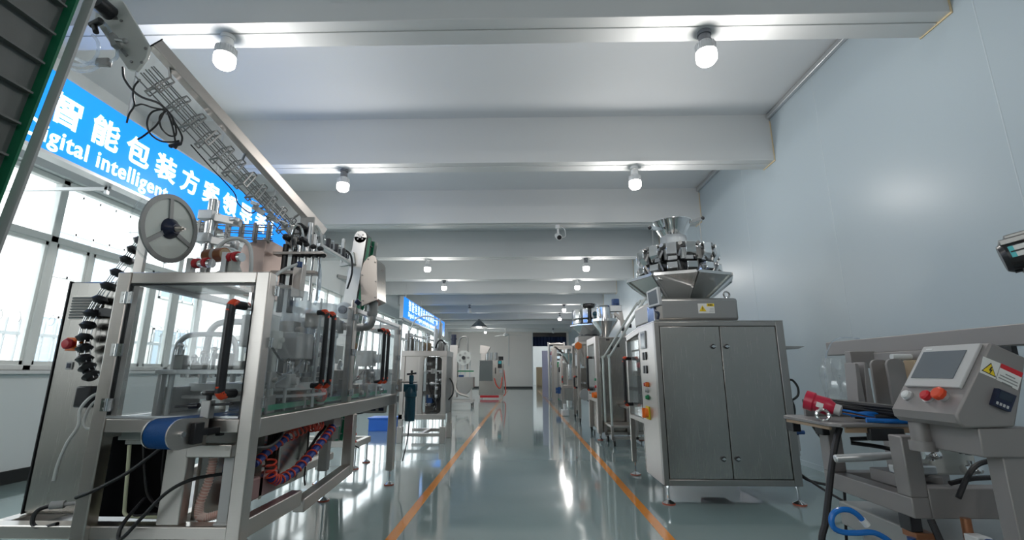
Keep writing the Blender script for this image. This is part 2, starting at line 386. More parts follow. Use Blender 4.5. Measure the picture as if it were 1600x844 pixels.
# security camera under the third beam
x, y = .70, 8.5
t = thing('security_camera', 'small white security camera hanging from the third beam', 'camera', (x, y, 3.87))
MB().cyl((x, y, 3.8), (x, y, 3.872), .05).cyl((x, y, 3.7), (x, y, 3.82), .02).build('mount', WHITE, t)
MB().lathe([(0, -.1), (.05, -.09), (.06, .08), (.05, .1), (0, .1)], (x, y-.02, 3.64), (.15, -1, -.55)).build('body', WHITE, t)
MB().lathe([(0, .0), (.045, 0), (.04, .015), (0, .02)], V((x, y-.02, 3.64))+V((.15, -1, -.55)).normalized()*.1, (.15, -1, -.55)).build('lens', BLACKP, t)
MB().tube([(x+.02, y, 3.86), (x+.12, y, 3.8), (x+.14, y, 3.65), (x+.05, y, 3.62)], .008).build('cable', WHITE, t)
# ceiling fan near the end wall
x, y, z = -1.05, 29.8, 3.45
t = thing('ceiling_fan', 'pale ceiling fan with thin blades near the end wall', 'fan', (x, y, 3.88))
MB().cyl((x, y, z), (x, y, 3.88), .025).cyl((x, y, 3.78), (x, y, 3.88), .08, .05).build('down_rod', WHITE, t)
MB().lathe([(0, .12), (.1, .1), (.16, .03), (.15, -.05), (0, -.1)], (x, y, z)).build('motor', WHITE, t)
for k in range(3):
    a = 2.1*k+.2; d = V((math.cos(a), math.sin(a), 0))
    MB().bar(V((x, y, z))+d*.12, V((x, y, z-.02))+d*1.05, .14, .012).build('blade', WHITE, t)
MB().tube([(XL+.02, 23.9, 3.75), (-4, 23.9, 3.72), (-2.9, 23.9, 3.72), (-1.5, 23.9, 3.72), (.5, 23.9, 3.76), (3.3, 23.9, 3.74)], .02).build('overhead_cable', STEELD)
tag(bpy.data.objects['overhead_cable'], 'dark sagging cable strung under a far beam', 'cable')
o = MB().cyl((-.98, YB-.03, 1.7), (-.98, YB-.03, 3.9), .025).b(-1.04, -.92, YB-.06, YB, 1.55, 1.7).build('conduit', m_soff)
tag(o, 'thin vertical conduit with switch box on the pale end wall', 'conduit')
# ================================================================ near left: pouch filling machine
def dhandle(par, p, q, out, dep, r=.017, capm=REDO, cap_end=True):
    p, q, o = V(p), V(q), V(out).normalized(); a = p+o*dep; b_ = q+o*dep; d = (q-p).normalized(); c = .035
    h = MB().tube([p, p+o*(dep-c), a+d*c*.25-o*c*.25, a+d*c, b_-d*c, b_-d*c*.25-o*c*.25, q+o*(dep-c), q], r, 4, 12).build('handle', BLACKP, par)
    for e, f in ((a, d), (b_, -d)):
        MB().tube([e-o*c*.95-f*.008, e-o*c*.45+o*.002-f*.006, e+f*.010+o*.000, e+f*c*1.05+o*.009], [r*.85]*3+[r*1.02]*6+[r*.7]*20, 4, 12).build('end_cap', capm, h)
    return h
def hinge(par, c, ux, s=.05, m=CHROME):
    c = V(c); ux = V(ux).normalized(); n = ux.cross(V((0, 0, 1)))
    f = MB().bar(c-ux*s*.5, c+ux*s*.5, .012, s*1.1).cyl(c-V((0, 0, s*.55))+n*.006, c+V((0, 0, s*.55))+n*.006, .006, seg=10)
    for a in (-.3, .3):
        for b_ in (-.3, .3): f.cyl(c+ux*s*a+V((0, 0, s*b_))-n*.008, c+ux*s*a+V((0, 0, s*b_))+n*.008, .005, seg=8)
    return f.build('hinge', m, par)
def foot(par, x, y, top, m=REDO, r=.045):
    f = MB().lathe([(0, .03), (.014, .034), (.02, .03), (r*.75, .02), (r, .012), (r, .008), (0, .008)], (x, y, 0)).cyl((x, y, .03), (x, y, top), .009, seg=10).cyl((x, y, top-.02), (x, y, top), .016, seg=6).build('levelling_foot', CHROME, par)
    MB().cyl((x, y, 0), (x, y, .012), r+.003).build('rubber_pad', mat_pad, f)
    return f
mat_pad = mat('dull red rubber pad', (.42, .10, .06), .5)
M = thing('packaging_machine', 'large steel pouch filling machine with clear door panels in the left foreground', 'machine', (-1.7, 3.6, 0))
for x, y, z0 in ((-2.065, 2.335, .12), (-1.335, 2.335, .12)):
    MB().b(x-.035, x+.035, y-.035, y+.035, z0, 1.61).build('post', STEEL, M, .006); foot(M, x, y, .13)
for x, y, z0, z1 in ((-2.065, 3.60, .88, 1.6), (-1.33, 3.58, .88, 1.6), (-2.065, 4.95, .14, 1.6), (-1.335, 4.95, .88, 1.6)):
    MB().b(x-.03, x+.03, y-.03, y+.03, z0, z1).build('post', STEEL, M, .005)
MB().b(-1.375, -1.305, 4.90, 4.98, .14, .80).build('leg', STEEL, M, .006); foot(M, -1.34, 4.94, .15); foot(M, -2.065, 4.95, .15)
MB().b(-2.03, -1.37, 2.305, 2.365, 1.55, 1.61).build('top_rail', STEEL, M, .005)
MB().b(-2.03, -1.37, 2.305, 2.365, .815, .88).build('cross_rail', STEEL, M, .005)
MB().b(-1.365, -1.30, 2.37, 4.92, .785, .88).build('side_rail', STEEL, M, .006)
MB().b(-2.1, -2.035, 2.37, 4.92, .785, .88).build('side_rail', STEEL, M, .006)
MB().b(-2.035, -1.365, 4.915, 4.975, .80, .88).build('cross_rail', STEEL, M, .005)
MB().b(-2.035, -1.365, 4.92, 4.975, 1.55, 1.60).build('top_rail', STEEL, M, .005)
MB().b(-1.35, -1.31, 3.61, 4.92, 1.565, 1.60).build('top_rail', ALU, M, .004)
MB().b(-2.09, -2.05, 2.37, 4.92, 1.56, 1.60).build('top_rail', ALU, M, .004)
MB().b(-2.04, -1.36, 2.37, 4.9, .865, .88).build('work_table', PLATEG, M)
# lower frame
MB().b(-2.58, -1.37, 2.33, 2.41, .335, .395).build('base_rail', STEEL, M, .006)
MB().b(-2.58, -2.5, 2.41, 4.4, .335, .395).build('base_rail', STEEL, M, .006)
MB().b(-1.37, -1.305, 2.37, 2.92, .335, .42).build('base_rail', STEEL, M, .006)
MB().b(-1.78, -1.71, 2.41, 4.4, .335, .395).build('base_rail', STEEL, M, .006)
MB().b(-2.5, -1.78, 4.33, 4.4, .335, .395).build('base_rail', STEEL, M, .006)
MB().b(-2.5, -1.78, 2.41, 4.38, .325, .337).build('base_plate', STEELD, M)
for x, y in ((-1.745, 4.34), (-2.54, 4.34), (-2.54, 2.40)): foot(M, x, y, .33)
MB().bar((-1.335, 3.72, .785), (-1.335, 3.72, .36), .075).bar((-1.335, 3.74, .385), (-1.335, 2.95, .325), .07, .075).build('bent_brace', STEEL, M, .006)
MB().b(-1.62, -1.55, 3.85, 3.92, .34, .785).build('post', STEELD, M, .005)
MB().b(-1.62, -1.40, 2.32, 2.38, .70, .76).build('cross_rail', STEEL, M, .005)
MB().b(-1.73, -1.62, 2.34, 2.40, .395, .815).build('upright', STEEL, M, .005)
MB().b(-1.455, -1.40, 2.36, 2.42, .40, .70).b(-1.465, -1.385, 2.35, 2.43, .385, .405).build('upright', LIGHTG, M, .005)
MB().b(-2.248, -1.745, 2.475, 2.50, .395, .80).b(-1.77, -1.745, 2.42, 2.475, .395, .80).build('cable_bay', mat('cavity shade black', (.004, .004, .005), .9, spec=.1), M)  # solid near-black panel puts the dark of the cavity into its colour
MB().b(-1.62, -1.50, 2.8, 2.83, .395, .785).b(-1.62, -1.60, 2.42, 2.83, .395, .785).build('inner_panel', STEELH, M)
MB().b(-1.95, -1.50, 3.00, 3.40, .40, .78).build('pump_cabinet', STEELH, M, .01)
MB().b(-1.70, -1.50, 2.66, 3.0, .40, .52).build('pump_housing', mat('pinkish pump casing', (.42, .25, .24), .4), M, .012)
MB().b(-1.46, -1.385, 3.52, 3.66, .70, .765).build('junction_block', mat('pale pink block', (.6, .5, .5), .4), M, .004)
MB().b(-1.50, -1.42, 3.60, 3.72, .60, .72).build('valve_block', STEELD, M, .004)
# the white underside bracket and light strip left of the cable bay
MB().b(-2.05, -1.89, 2.42, 2.47, .765, .815).b(-2.01, -1.89, 2.42, 2.47, .745, .765).build('bracket', CREAM, M, .003)
MB().tube([(-2.0, 2.44, .74), (-1.985, 2.44, .6), (-1.972, 2.44, .46), (-1.96, 2.44, .415), (-1.90, 2.44, .405), (-1.76, 2.45, .40)], .0085).build('light_tube', mat('pale yellow tube', (.75, .78, .55), .4), M)
MB().tube([(-1.86, 2.40, .78), (-1.82, 2.39, .745), (-1.76, 2.39, .735), (-1.70, 2.38, .745), (-1.66, 2.38, .78)], .007).build('white_hose', TUBEW, M)
for i, P in enumerate((
    [(-2.08, 2.28, .53), (-1.98, 2.27, .57), (-1.85, 2.27, .64), (-1.75, 2.28, .72), (-1.69, 2.32, .79)],
    [(-1.845, 2.40, .50), (-1.85, 2.30, .42), (-1.84, 2.27, .37), (-1.80, 2.25, .375), (-1.74, 2.26, .45), (-1.66, 2.28, .55), (-1.58, 2.32, .60), (-1.52, 2.45, .60), (-1.44, 2.6, .585)],
    [(-1.93, 2.44, .75), (-1.90, 2.44, .62), (-1.86, 2.44, .50), (-1.78, 2.45, .43)],
    [(-1.83, 2.46, .72), (-1.82, 2.455, .6), (-1.79, 2.45, .5), (-1.78, 2.45, .46)],
    [(-1.98, 2.5, .42), (-1.92, 2.44, .41), (-1.84, 2.45, .415), (-1.78, 2.46, .41)])):
    MB().tube(P, .0085 if i < 2 else .007).build('power_cable', BLACK, M)
hp = [(-1.555, 2.43, .73), (-1.545, 2.42, .66), (-1.555, 2.42, .57), (-1.585, 2.42, .47), (-1.58, 2.42, .415), (-1.55, 2.43, .405), (-1.50, 2.46, .415), (-1.42, 2.55, .42)]
h = MB().tube(hp, .018, 6, 12).build('ribbed_hose', PINK, M)
rb = MB()
tp = bpy.data.meshes.new('tmp')
for a, b_ in zip(hp, hp[1:]):
    for k in range(7):
        c = V(a).lerp(V(b_), k/7); rb.ring(c, V(b_)-V(a), .0185, .0028, 14, 5)
rb.build('ribs', mat('pale spiral rib', (.8, .62, .56), .35), h)
# blue fittings behind the hose
MB().cyl((-1.51, 2.5, .68), (-1.51, 2.5, .64), .018).cyl((-1.47, 2.5, .685), (-1.47, 2.5, .645), .018).b(-1.53, -1.45, 2.48, 2.52, .60, .64).cyl((-1.50, 2.49, .60), (-1.505, 2.49, .50), .012).build('air_regulator', BLUED, M)
# doors
def door(x0, x1, y0, y1, z0, z1, nm='door_panel'): return MB().b(x0, x1, y0, y1, z0, z1).build(nm, ACRYL, M)
door(-2.025, -1.375, 2.312, 2.318, .895, 1.54)
MB().b(-2.025, -1.375, 2.30, 2.325, .882, .892).build('door_sill', ALU, M)
MB().b(-2.03, -2.022, 2.306, 2.322, .895, 1.545).b(-1.378, -1.37, 2.306, 2.322, .895, 1.545).b(-2.03, -1.37, 2.306, 2.322, 1.54, 1.548).build('door_gasket', BLACKP, M)
for z in (1.475, 1.21, .945): hinge(M, (-2.03, 2.298, z), (1, 0, 0), .055)
MB().b(-1.395, -1.38, 2.298, 2.308, 1.42, 1.50).build('door_catch', CHROME, M)
dhandle(M, (-1.415, 2.312, 1.43), (-1.415, 2.312, 1.0), (-.25, -1, 0), .085, .022)
for y0, y1 in ((2.385, 2.965), (2.975, 3.545), (3.615, 4.255), (4.265, 4.915)):
    door(-1.318, -1.312, y0, y1, .89, 1.575)
    for yy in (y0, y1-.006): MB().b(-1.319, -1.311, yy, yy+.006, .89, 1.575).build('panel_edge', FROST, M)
for y in (2.375, 3.56, 3.60, 4.925):
    for z in (.95, 1.25, 1.52): hinge(M, (-1.30, y, z), (0, 1, 0), .045)
for y in (2.93, 3.04, 4.20, 4.33):
    dhandle(M, (-1.315, y, 1.475), (-1.315, y, 1.02), (1, -.1, 0), .065, .016)
MB().b(-2.088, -2.082, 2.38, 4.9, .89, 1.56).build('door_panel', ACRYL, M)
# turntable and mechanism inside
tx, ty = -1.72, 3.05
MB().lathe([(0, .955), (.42, .955), (.42, .97), (0, .97)], (tx, ty, 0), seg=48).build('turntable_ring', LIGHTG, M)
MB().lathe([(0, .99), (.36, .99), (.37, .995), (.37, 1.035), (.36, 1.04), (0, 1.04)], (tx, ty, 0), seg=48).build('turntable', mat('white turntable', (.86, .87, .86), .35), M)
MB().cyl((tx, ty, .88), (tx, ty, .99), .2).cyl((tx, ty, 1.03), (tx, ty, 1.30), .1).cyl((tx, ty, 1.30), (tx, ty, 1.33), .16).build('turntable_column', STEEL, M)
for k in range(10):
    a = 2*math.pi*k/10+.2; d = V((math.cos(a), math.sin(a), 0)); n = V((-d.y, d.x, 0)); c = V((tx, ty, 1.085))
    g = MB().bar(c+d*.2, c+d*.40, .035, .02)
    for s_ in (-1, 1): g.bar(c+d*.36+n*.03*s_, c+d*.40+n*.075*s_, .014, .03).bar(c+d*.40+n*.075*s_-V((0, 0, .015)), c+d*.40+n*.075*s_+V((0, 0, .05)), .014, .02)
    g.cyl(c+d*.3, c+d*.3+V((0, 0, .07)), .012, seg=10).sph(c+d*.3+V((0, 0, .075)), .016, seg=10)
    g.build('gripper', CHROME, M)
MB().b(-1.93, -1.40, 2.44, 2.52, 1.09, 1.115).b(-1.93, -1.905, 2.46, 2.50, .88, 1.09).b(-1.425, -1.40, 2.46, 2.50, .88, 1.09).build('bench_bracket', ALU, M, .003)
MB().tube([(-1.88, 2.50, .88), (-1.88, 2.50, 1.20), (-1.86, 2.50, 1.27), (-1.80, 2.50, 1.30), (-1.63, 2.50, 1.30), (-1.57, 2.50, 1.27), (-1.55, 2.50, 1.20), (-1.55, 2.50, 1.05)], .014, 6, 10).build('guard_tube', ALU, M)
for x, y, z0, z1, sx, sy, m in ((-1.82, 2.47, 1.115, 1.19, .05, .05, PLATEG), (-1.58, 2.47, 1.115, 1.20, .06, .05, PLATEG), (-1.50, 2.47, 1.115, 1.16, .04, .05, CREAM), (-1.72, 2.47, 1.115, 1.15, .07, .04, STEELD), (-1.42, 2.62, .88, .98, .06, .10, STEELD),
                             (-2.0, 2.75, .88, 1.02, .07, .25, PLATEG), (-1.5, 2.62, 1.24, 1.42, .16, .12, WHITE), (-1.42, 2.9, 1.18, 1.34, .12, .22, LIGHTG),
                             (-1.45, 3.3, .88, 1.05, .10, .12, STEELD), (-1.75, 3.5, .88, 1.45, .12, .12, BLACKP), (-1.42, 3.25, 1.4, 1.5, .14, .25, STEELD),
                             (-1.55, 3.95, .88, 1.12, .16, .18, STEELD), (-1.5, 4.4, .88, 1.0, .2, .24, STEELD), (-1.75, 4.25, 1.18, 1.34, .16, .16, CREAM), (-1.9, 4.5, .88, 1.3, .06, .06, ALU),
                             (-1.5, 4.7, .88, 1.06, .1, .1, PLATEG), (-1.9, 3.9, .88, 1.5, .08, .3, CREAM), (-1.62, 3.62, 1.40, 1.50, .40, .08, LIGHTG)):
    MB().b(x-sx/2, x+sx/2, y-sy/2, y+sy/2, z0, z1).build('mechanism_housing', m, M, .006)
for k, (x, y, z0, z1) in enumerate(((-1.83, 2.46, 1.19, 1.24), (-1.58, 2.46, 1.20, 1.28), (-1.70, 2.46, 1.14, 1.20), (-1.65, 2.47, 1.115, 1.22), (-1.76, 2.48, 1.115, 1.18), (-1.46, 2.47, 1.115, 1.25), (-1.60, 2.72, 1.05, 1.32), (-1.45, 2.72, .88, 1.3), (-1.38, 3.1, .88, 1.38), (-1.40, 3.45, .9, 1.4), (-1.6, 4.1, .9, 1.2), (-1.45, 4.3, 1.0, 1.1), (-1.75, 4.7, .9, 1.25), (-1.47, 4.58, .9, 1.15))):
    MB().cyl((x, y, z0), (x, y, z1), .013, seg=12).cyl((x, y, z1-.05), (x, y, z1-.02), .022, seg=12).sph((x, y, z1), .016, seg=10).build('guide_rod', CHROME, M)
MB().cyl((-1.60, 3.22, 1.36), (-1.60, 3.22, 1.66), .088, .094, seg=32).build('frosted_drum', FROST, M)
MB().cyl((-1.50, 3.42, 1.34), (-1.50, 3.42, 1.60), .10, seg=32).build('frosted_drum', FROST, M)
MB().lathe([(.02, 1.02), (.04, 1.05), (.045, 1.3), (.02, 1.36)], (-1.46, 3.34, 0)).build('dosing_cylinder', NAVY, M)
for dx in (0, .02):
    MB().tube([(-1.38, 2.44, 1.0+dx), (-1.38, 2.72, 1.07+dx), (-1.42, 2.95, 1.12+dx), (-1.45+dx, 3.08, 1.25), (-1.46+dx, 3.12, 1.40)], .006).build('clear_hose', CLEARB, M)
MB().tube([(-1.42, 2.75, .94), (-1.40, 3.0, .95), (-1.40, 3.25, .93), (-1.42, 3.5, .95)], .008).build('sensor_cable', BLACK, M)
c = MB()
for k in range(5): c.ring((-1.37, 3.18+k*.012, .955), (.5, 1, .2), .045+.004*(k % 2), .006, 22, 6)
c.build('coiled_air_tube', CORAL, M)
for k, (x, y, z, w_, h, m) in enumerate(((-1.40, 2.62, 1.28, .05, .10, CREAM), (-1.38, 2.55, 1.06, .05, .09, STEELD), (-1.40, 2.78, 1.05, .08, .08, LIGHTG), (-1.39, 3.02, 1.02, .05, .10, CREAM), (-1.42, 3.15, 1.22, .07, .16, PLATEG),
        (-1.50, 2.95, 1.36, .10, .12, STEELD), (-1.56, 3.45, 1.18, .12, .22, CREAM), (-1.40, 3.68, 1.0, .06, .10, STEELD), (-1.45, 3.80, .95, .10, .12, CHROME), (-1.42, 4.05, .93, .07, .14, STEELD), (-1.40, 4.22, .94, .06, .10, PLATEG), (-1.52, 4.55, 1.08, .10, .10, STEELD), (-1.42, 4.62, .93, .07, .08, CHROME), (-1.62, 4.85, 1.24, .16, .16, CREAM))):
    MB().b(x-w_/2, x+w_/2, y-w_/2, y+w_/2, z-h/2, z+h/2).cyl((x, y, .88), (x, y, z), .010, seg=10).cyl((x-w_*.3, y, z), (x+w_*.9, y, z), w_*.28, seg=14).build('mechanism_head', m, M, .004)
for P in ([(-1.40, 2.5, 1.3), (-1.38, 2.6, 1.2), (-1.40, 2.75, 1.16), (-1.42, 2.9, 1.25)], [(-1.42, 2.7, 1.1), (-1.38, 2.85, 1.04), (-1.40, 3.0, 1.1), (-1.44, 3.1, 1.22)], [(-1.45, 4.0, 1.0), (-1.40, 4.15, 1.12), (-1.45, 4.3, 1.08), (-1.5, 4.5, 1.1)], [(-1.60, 4.85, 1.18), (-1.56, 4.84, 1.10), (-1.62, 4.84, 1.05), (-1.72, 4.84, 1.02)]):
    MB().tube(P, .006).build('sensor_cable', BLACK, M)
MB().b(-1.90, -1.55, 3.70, 3.73, .90, 1.50).build('back_plate', CREAM, M)
MB().tube([(-1.78, 2.60, 1.04), (-1.78, 2.60, 1.28), (-1.76, 2.60, 1.35), (-1.70, 2.60, 1.38), (-1.55, 2.60, 1.38)], .018, 6, 10).build('guard_tube', ALU, M)
# nozzle cluster and column above the machine
MB().cyl((-1.66, 3.1, 1.50), (-1.66, 3.1, 1.98), .02).cyl((-1.60, 3.12, 1.50), (-1.60, 3.12, 1.95), .02).build('filling_column', BLACKP, M)
MB().b(-1.73, -1.42, 3.06, 3.14, 1.76, 1.785).b(-1.73, -1.38, 3.06, 3.14, 1.90, 1.92).b(-1.72, -1.55, 3.05, 3.15, 1.66, 1.68).build('nozzle_plate', STEEL, M, .003)
for k in range(4):
    x = -1.56+k*.05
    n = MB().cyl((x, 3.1, 1.58), (x, 3.1, 1.90), .009, seg=10).cyl((x, 3.1, 1.90), (x, 3.1, 1.99-.015*k), .018, seg=12).build('nozzle', CHROME, M)
    MB().sph((x, 3.09, 1.99-.015*k), .023, (1, 1, .8), 10).cyl((x+.005, 3.09, 1.90), (x+.04, 3.07, 1.89), .015, seg=10).build('knob', BLACKP, n)
MB().b(-1.60, -1.50, 3.14, 3.16, 1.92, 2.20).b(-1.68, -1.60, 3.12, 3.16, 1.96, 2.05).b(-1.64, -1.57, 3.09, 3.13, 2.06, 2.12).build('nozzle_carriage', STEELD, M, .004)
MB().cyl((-1.64, 3.10, 2.02), (-1.64, 3.05, 2.02), .022).cyl((-1.56, 3.13, 2.10), (-1.56, 3.06, 2.10), .028).cyl((-1.52, 3.13, 2.0), (-1.52, 3.04, 2.0), .018).sph((-1.64, 3.045, 2.02), .024, seg=10).sph((-1.52, 3.035, 2.0), .02, seg=10).build('clamp_knobs', BLACKP, M)
MB().tube([(-1.60, 3.08, 1.93), (-1.605, 3.06, 2.02), (-1.58, 3.05, 2.10), (-1.545, 3.06, 2.09), (-1.53, 3.08, 2.0), (-1.535, 3.09, 1.92)], .009).build('steel_tube', CHROME, M)
MB().cyl((-1.50, 3.10, 1.92), (-1.50, 3.10, 2.14), .016).cyl((-1.47, 3.12, 1.92), (-1.47, 3.12, 2.06), .012).build('air_cylinder', ALU, M)
MB().tube([(-1.42, 3.10, 1.90), (-1.41, 3.1, 2.0), (-1.43, 3.1, 2.08), (-1.46, 3.1, 2.12)], .008).build('clear_hose', TUBEW, M)
MB().tube([(-1.42, 3.10, 1.88), (-1.40, 3.1, 1.75), (-1.40, 3.1, 1.62), (-1.42, 3.1, 1.55)], .012).build('clear_hose', CLEARB, M)
MB().tube([(-1.86, 2.62, 1.60), (-1.845, 2.62, 1.75), (-1.80, 2.64, 1.865), (-1.72, 2.66, 1.895), (-1.66, 2.68, 1.85), (-1.635, 2.68, 1.72), (-1.64, 2.68, 1.60)], .0115, 6, 10).build('white_hose', TUBEW, M)
MB().tube([(-1.55, 2.72, 1.61), (-1.53, 2.76, 1.68), (-1.50, 2.82, 1.74), (-1.44, 2.88, 1.79)], .010, 6, 10).build('white_hose', TUBEW, M)
MB().cyl((-1.44, 2.88, 1.765), (-1.44, 2.88, 1.80), .018).build('hose_fitting', BLUED, M)
MB().b(-1.50, -1.44, 2.92, 2.98, 1.58, 1.80).build('upright', STEEL, M, .004)
MB().cyl((-1.97, 2.75, 1.58), (-1.97, 2.75, 2.18), .032, seg=24).build('column', CHROME, M)
for z in (2.07, 1.92):
    MB().b(-2.03, -1.94, 2.70, 2.80, z-.03, z+.03).bar((-1.95, 2.75, z-.01), (-1.80, 2.78, z-.035), .05, .05).cyl((-1.83, 2.72, z-.03), (-1.78, 2.70, z-.035), .013).build('column_clamp', ALU, M, .004)
MB().b(-2.05, -1.72, 2.46, 2.86, 1.585, 1.605).build('top_plate', STEEL, M)
for x0, x1, z in ((-1.90, -1.79, 1.715), (-1.70, -1.62, 1.75)):
    r_ = MB().cyl((x0, 2.56, z), (x1, 2.53, z-.005), .022).cyl((x1, 2.53, z-.005), (x1+.02, 2.525, z-.006), .026).build('roller', CHROME, M)
    MB().cyl((x0+.01, 2.557, z), (x0+.035, 2.55, z), .029).cyl((x1-.03, 2.538, z), (x1-.005, 2.53, z), .029).build('red_collar', RED, r_)
    MB().b(x0-.03, x0, 2.54, 2.58, 1.60, z+.03).build('roller_bracket', ALU, M)
MB().bar((-1.78, 2.6, 1.64), (-1.66, 2.6, 1.70), .05, .05).cyl((-1.70, 2.6, 1.62), (-1.66, 2.56, 1.75), .03).build('guide_bracket', CREAM, M, .004)
MB().cyl((-1.66, 2.72, 1.66), (-1.50, 2.72, 1.655), .028).build('drive_roller', CHROME, M)
# steel hopper box behind the reel
MB().prism([(-1.86, 3.0, 1.60), (-1.96, 3.0, 1.78), (-1.90, 3.0, 1.96), (-1.75, 3.0, 2.0), (-1.75, 3.0, 1.60)], (0, .28, 0)).build('hopper_box', mat('rosy steel sheet', (.60, .47, .42), .4, .8), M, .004)
# outfeed belt along the inside of the doors
MB().b(-1.52, -1.40, 2.45, 4.85, .905, .915).build('belt', BLUE, M)
MB().b(-1.40, -1.385, 2.45, 4.85, .895, .925).build('belt_guide', mat('green belt guide', (.03, .35, .2), .4), M)
MB().b(-1.535, -1.52, 2.45, 4.85, .90, .95).build('side_rod', CHROME, M)

# ---------------------------------------------------------------- outfeed conveyor with the blue belt
K = thing('outfeed_conveyor', 'short conveyor with a blue belt sticking out below the front clear door', 'conveyor', (-1.56, 2.15, .8))
u = V((.22, 1, 0)).normalized(); sdir = V((1, -.22, 0)).normalized()
A = V((-1.60, 2.155, .829)); rr = .065
prof = []
for k in range(13): a = math.pi/2+math.pi*k/12; prof.append(A+u*(rr*math.cos(a))+V((0, 0, rr*math.sin(a))))
prof += [A+u*.13+V((0, 0, -rr)), A+u*.13+V((0, 0, rr-.010)), A+u*.42+V((0, 0, rr-.006)), A+u*.42+V((0, 0, rr))]
MB().prism([p-sdir*.062 for p in prof], sdir*.124).build('belt', BLUE, K)
pl = []
for k in range(13): a = math.pi/2+math.pi*k/12; pl.append(A+u*(rr*1.03*math.cos(a))+V((0, 0, rr*1.03*math.sin(a))))
pl += [A+u*.14+V((0, 0, -rr*.95)), A+u*.14+V((0, 0, rr*.95))]
for s_ in (-.072, .064): MB().prism([p+sdir*s_ for p in pl], sdir*.008).build('side_plate', STEEL, K)
MB().cyl(A+sdir*.07, A+sdir*.09, .012).build('roller_bolt', CHROME, K)
c = A+sdir*.085+u*.10
MB().bar(c-u*.03+V((0, 0, -.05)), c-u*.03+V((0, 0, .045)), .03, .05, up=u).bar(c-u*.02, c+u*.11+sdir*.01, .03, .03).bar(c+u*.10-V((0, 0, .03)), c+u*.10+V((0, 0, .03)), .03, .03).build('sensor_bracket', BLACKP, K, .004)
c = A+sdir*.06+u*.135+V((0, 0, .065))
MB().b(c.x-.022, c.x+.022, c.y-.02, c.y+.02, c.z-.01, c.z+.075).build('clamp_block', STEELD, K, .003)
MB().cyl(c+V((0, 0, .075)), c+V((0, 0, .10)), .012).lathe([(0, .12), (.03, .12), (.034, .11), (.03, .1), (.012, .098)], c, seg=6).build('clamp_knob', BLACKP, K, .003)
MB().cyl(c+V((-.16, 0, .045)), c+V((.12, 0, .058)), .006, seg=10).cyl(c+V((-.09, 0, .048)), c+V((-.045, 0, .05)), .013, seg=12).build('guide_rod', BLACKP, K)
# ---------------------------------------------------------------- control cabinet
K = thing('control_cabinet', 'tall steel control cabinet with vents and a red stop button at the far left', 'cabinet', (-2.39, 2.58, .395))
MB().b(-2.535, -2.25, 2.50, 2.66, .395, 1.60).build('cabinet_body', STEELH, K, .008)
MB().b(-2.527, -2.258, 2.49, 2.50, .41, 1.592).build('door', STEELH, K, .003)
MB().b(-2.538, -2.531, 2.485, 2.505, .40, 1.60).build('door_gap_black', BLACKP, K)
v = MB().b(-2.50, -2.33, 2.484, 2.491, 1.385, 1.515)
v.build('vent_frame', STEEL, K)
for k in range(8):
    z = 1.395+k*.0155; MB().bar((-2.495, 2.482, z), (-2.325, 2.482, z), .010, .010, up=(0, -.6, 1)).build('vent_slat', PLATEG, K)
e = MB().b(-2.475, -2.40, 2.475, 2.49, 1.215, 1.285).build('stop_switch_plate', ORANGE, K)
MB().lathe([(0, .0), (.018, 0), (.018, .016), (.027, .02), (.029, .036), (.02, .046), (0, .048)], (-2.437, 2.476, 1.25), (0, -1, 0)).build('stop_button', RED, e)
e = MB().b(-2.46, -2.425, 2.484, 2.491, 1.115, 1.155).build('switch_plate', LIGHTG, K); MB().b(-2.452, -2.433, 2.48, 2.485, 1.123, 1.148).build('switch', NAVY, e)
MB().b(-2.34, -2.26, 2.44, 2.49, .92, 1.03).build('cable_box', BLACKP, K, .01)
# hoses hanging in front of it
o = MB().tube([(-2.16, 2.44, 1.0), (-2.20, 2.40, .985), (-2.235, 2.38, .92), (-2.22, 2.37, .84), (-2.25, 2.36, .76), (-2.275, 2.36, .66), (-2.28, 2.36, .585)], .0075).tube([(-2.16, 2.42, .985), (-2.20, 2.40, .94), (-2.215, 2.39, .87), (-2.19, 2.38, .83), (-2.15, 2.38, .825)], .006).build('white_hose', TUBEW)
tag(o, 'loose white hose dangling in front of the left control cabinet', 'hose')
K = thing('power_plug', 'grey plug with a looped cable on the base rail of the left control cabinet', 'plug', (-2.3, 2.38, .40))
MB().cyl((-2.24, 2.40, .47), (-2.29, 2.38, .47), .018).cyl((-2.24, 2.4, .47), (-2.16, 2.42, .475), .009).build('plug_body', LIGHTG, K)
MB().tube([(-2.29, 2.38, .47), (-2.325, 2.36, .455), (-2.335, 2.35, .42), (-2.31, 2.34, .39), (-2.26, 2.34, .385), (-2.2, 2.34, .40)], .010).build('cable', BLACK, K)
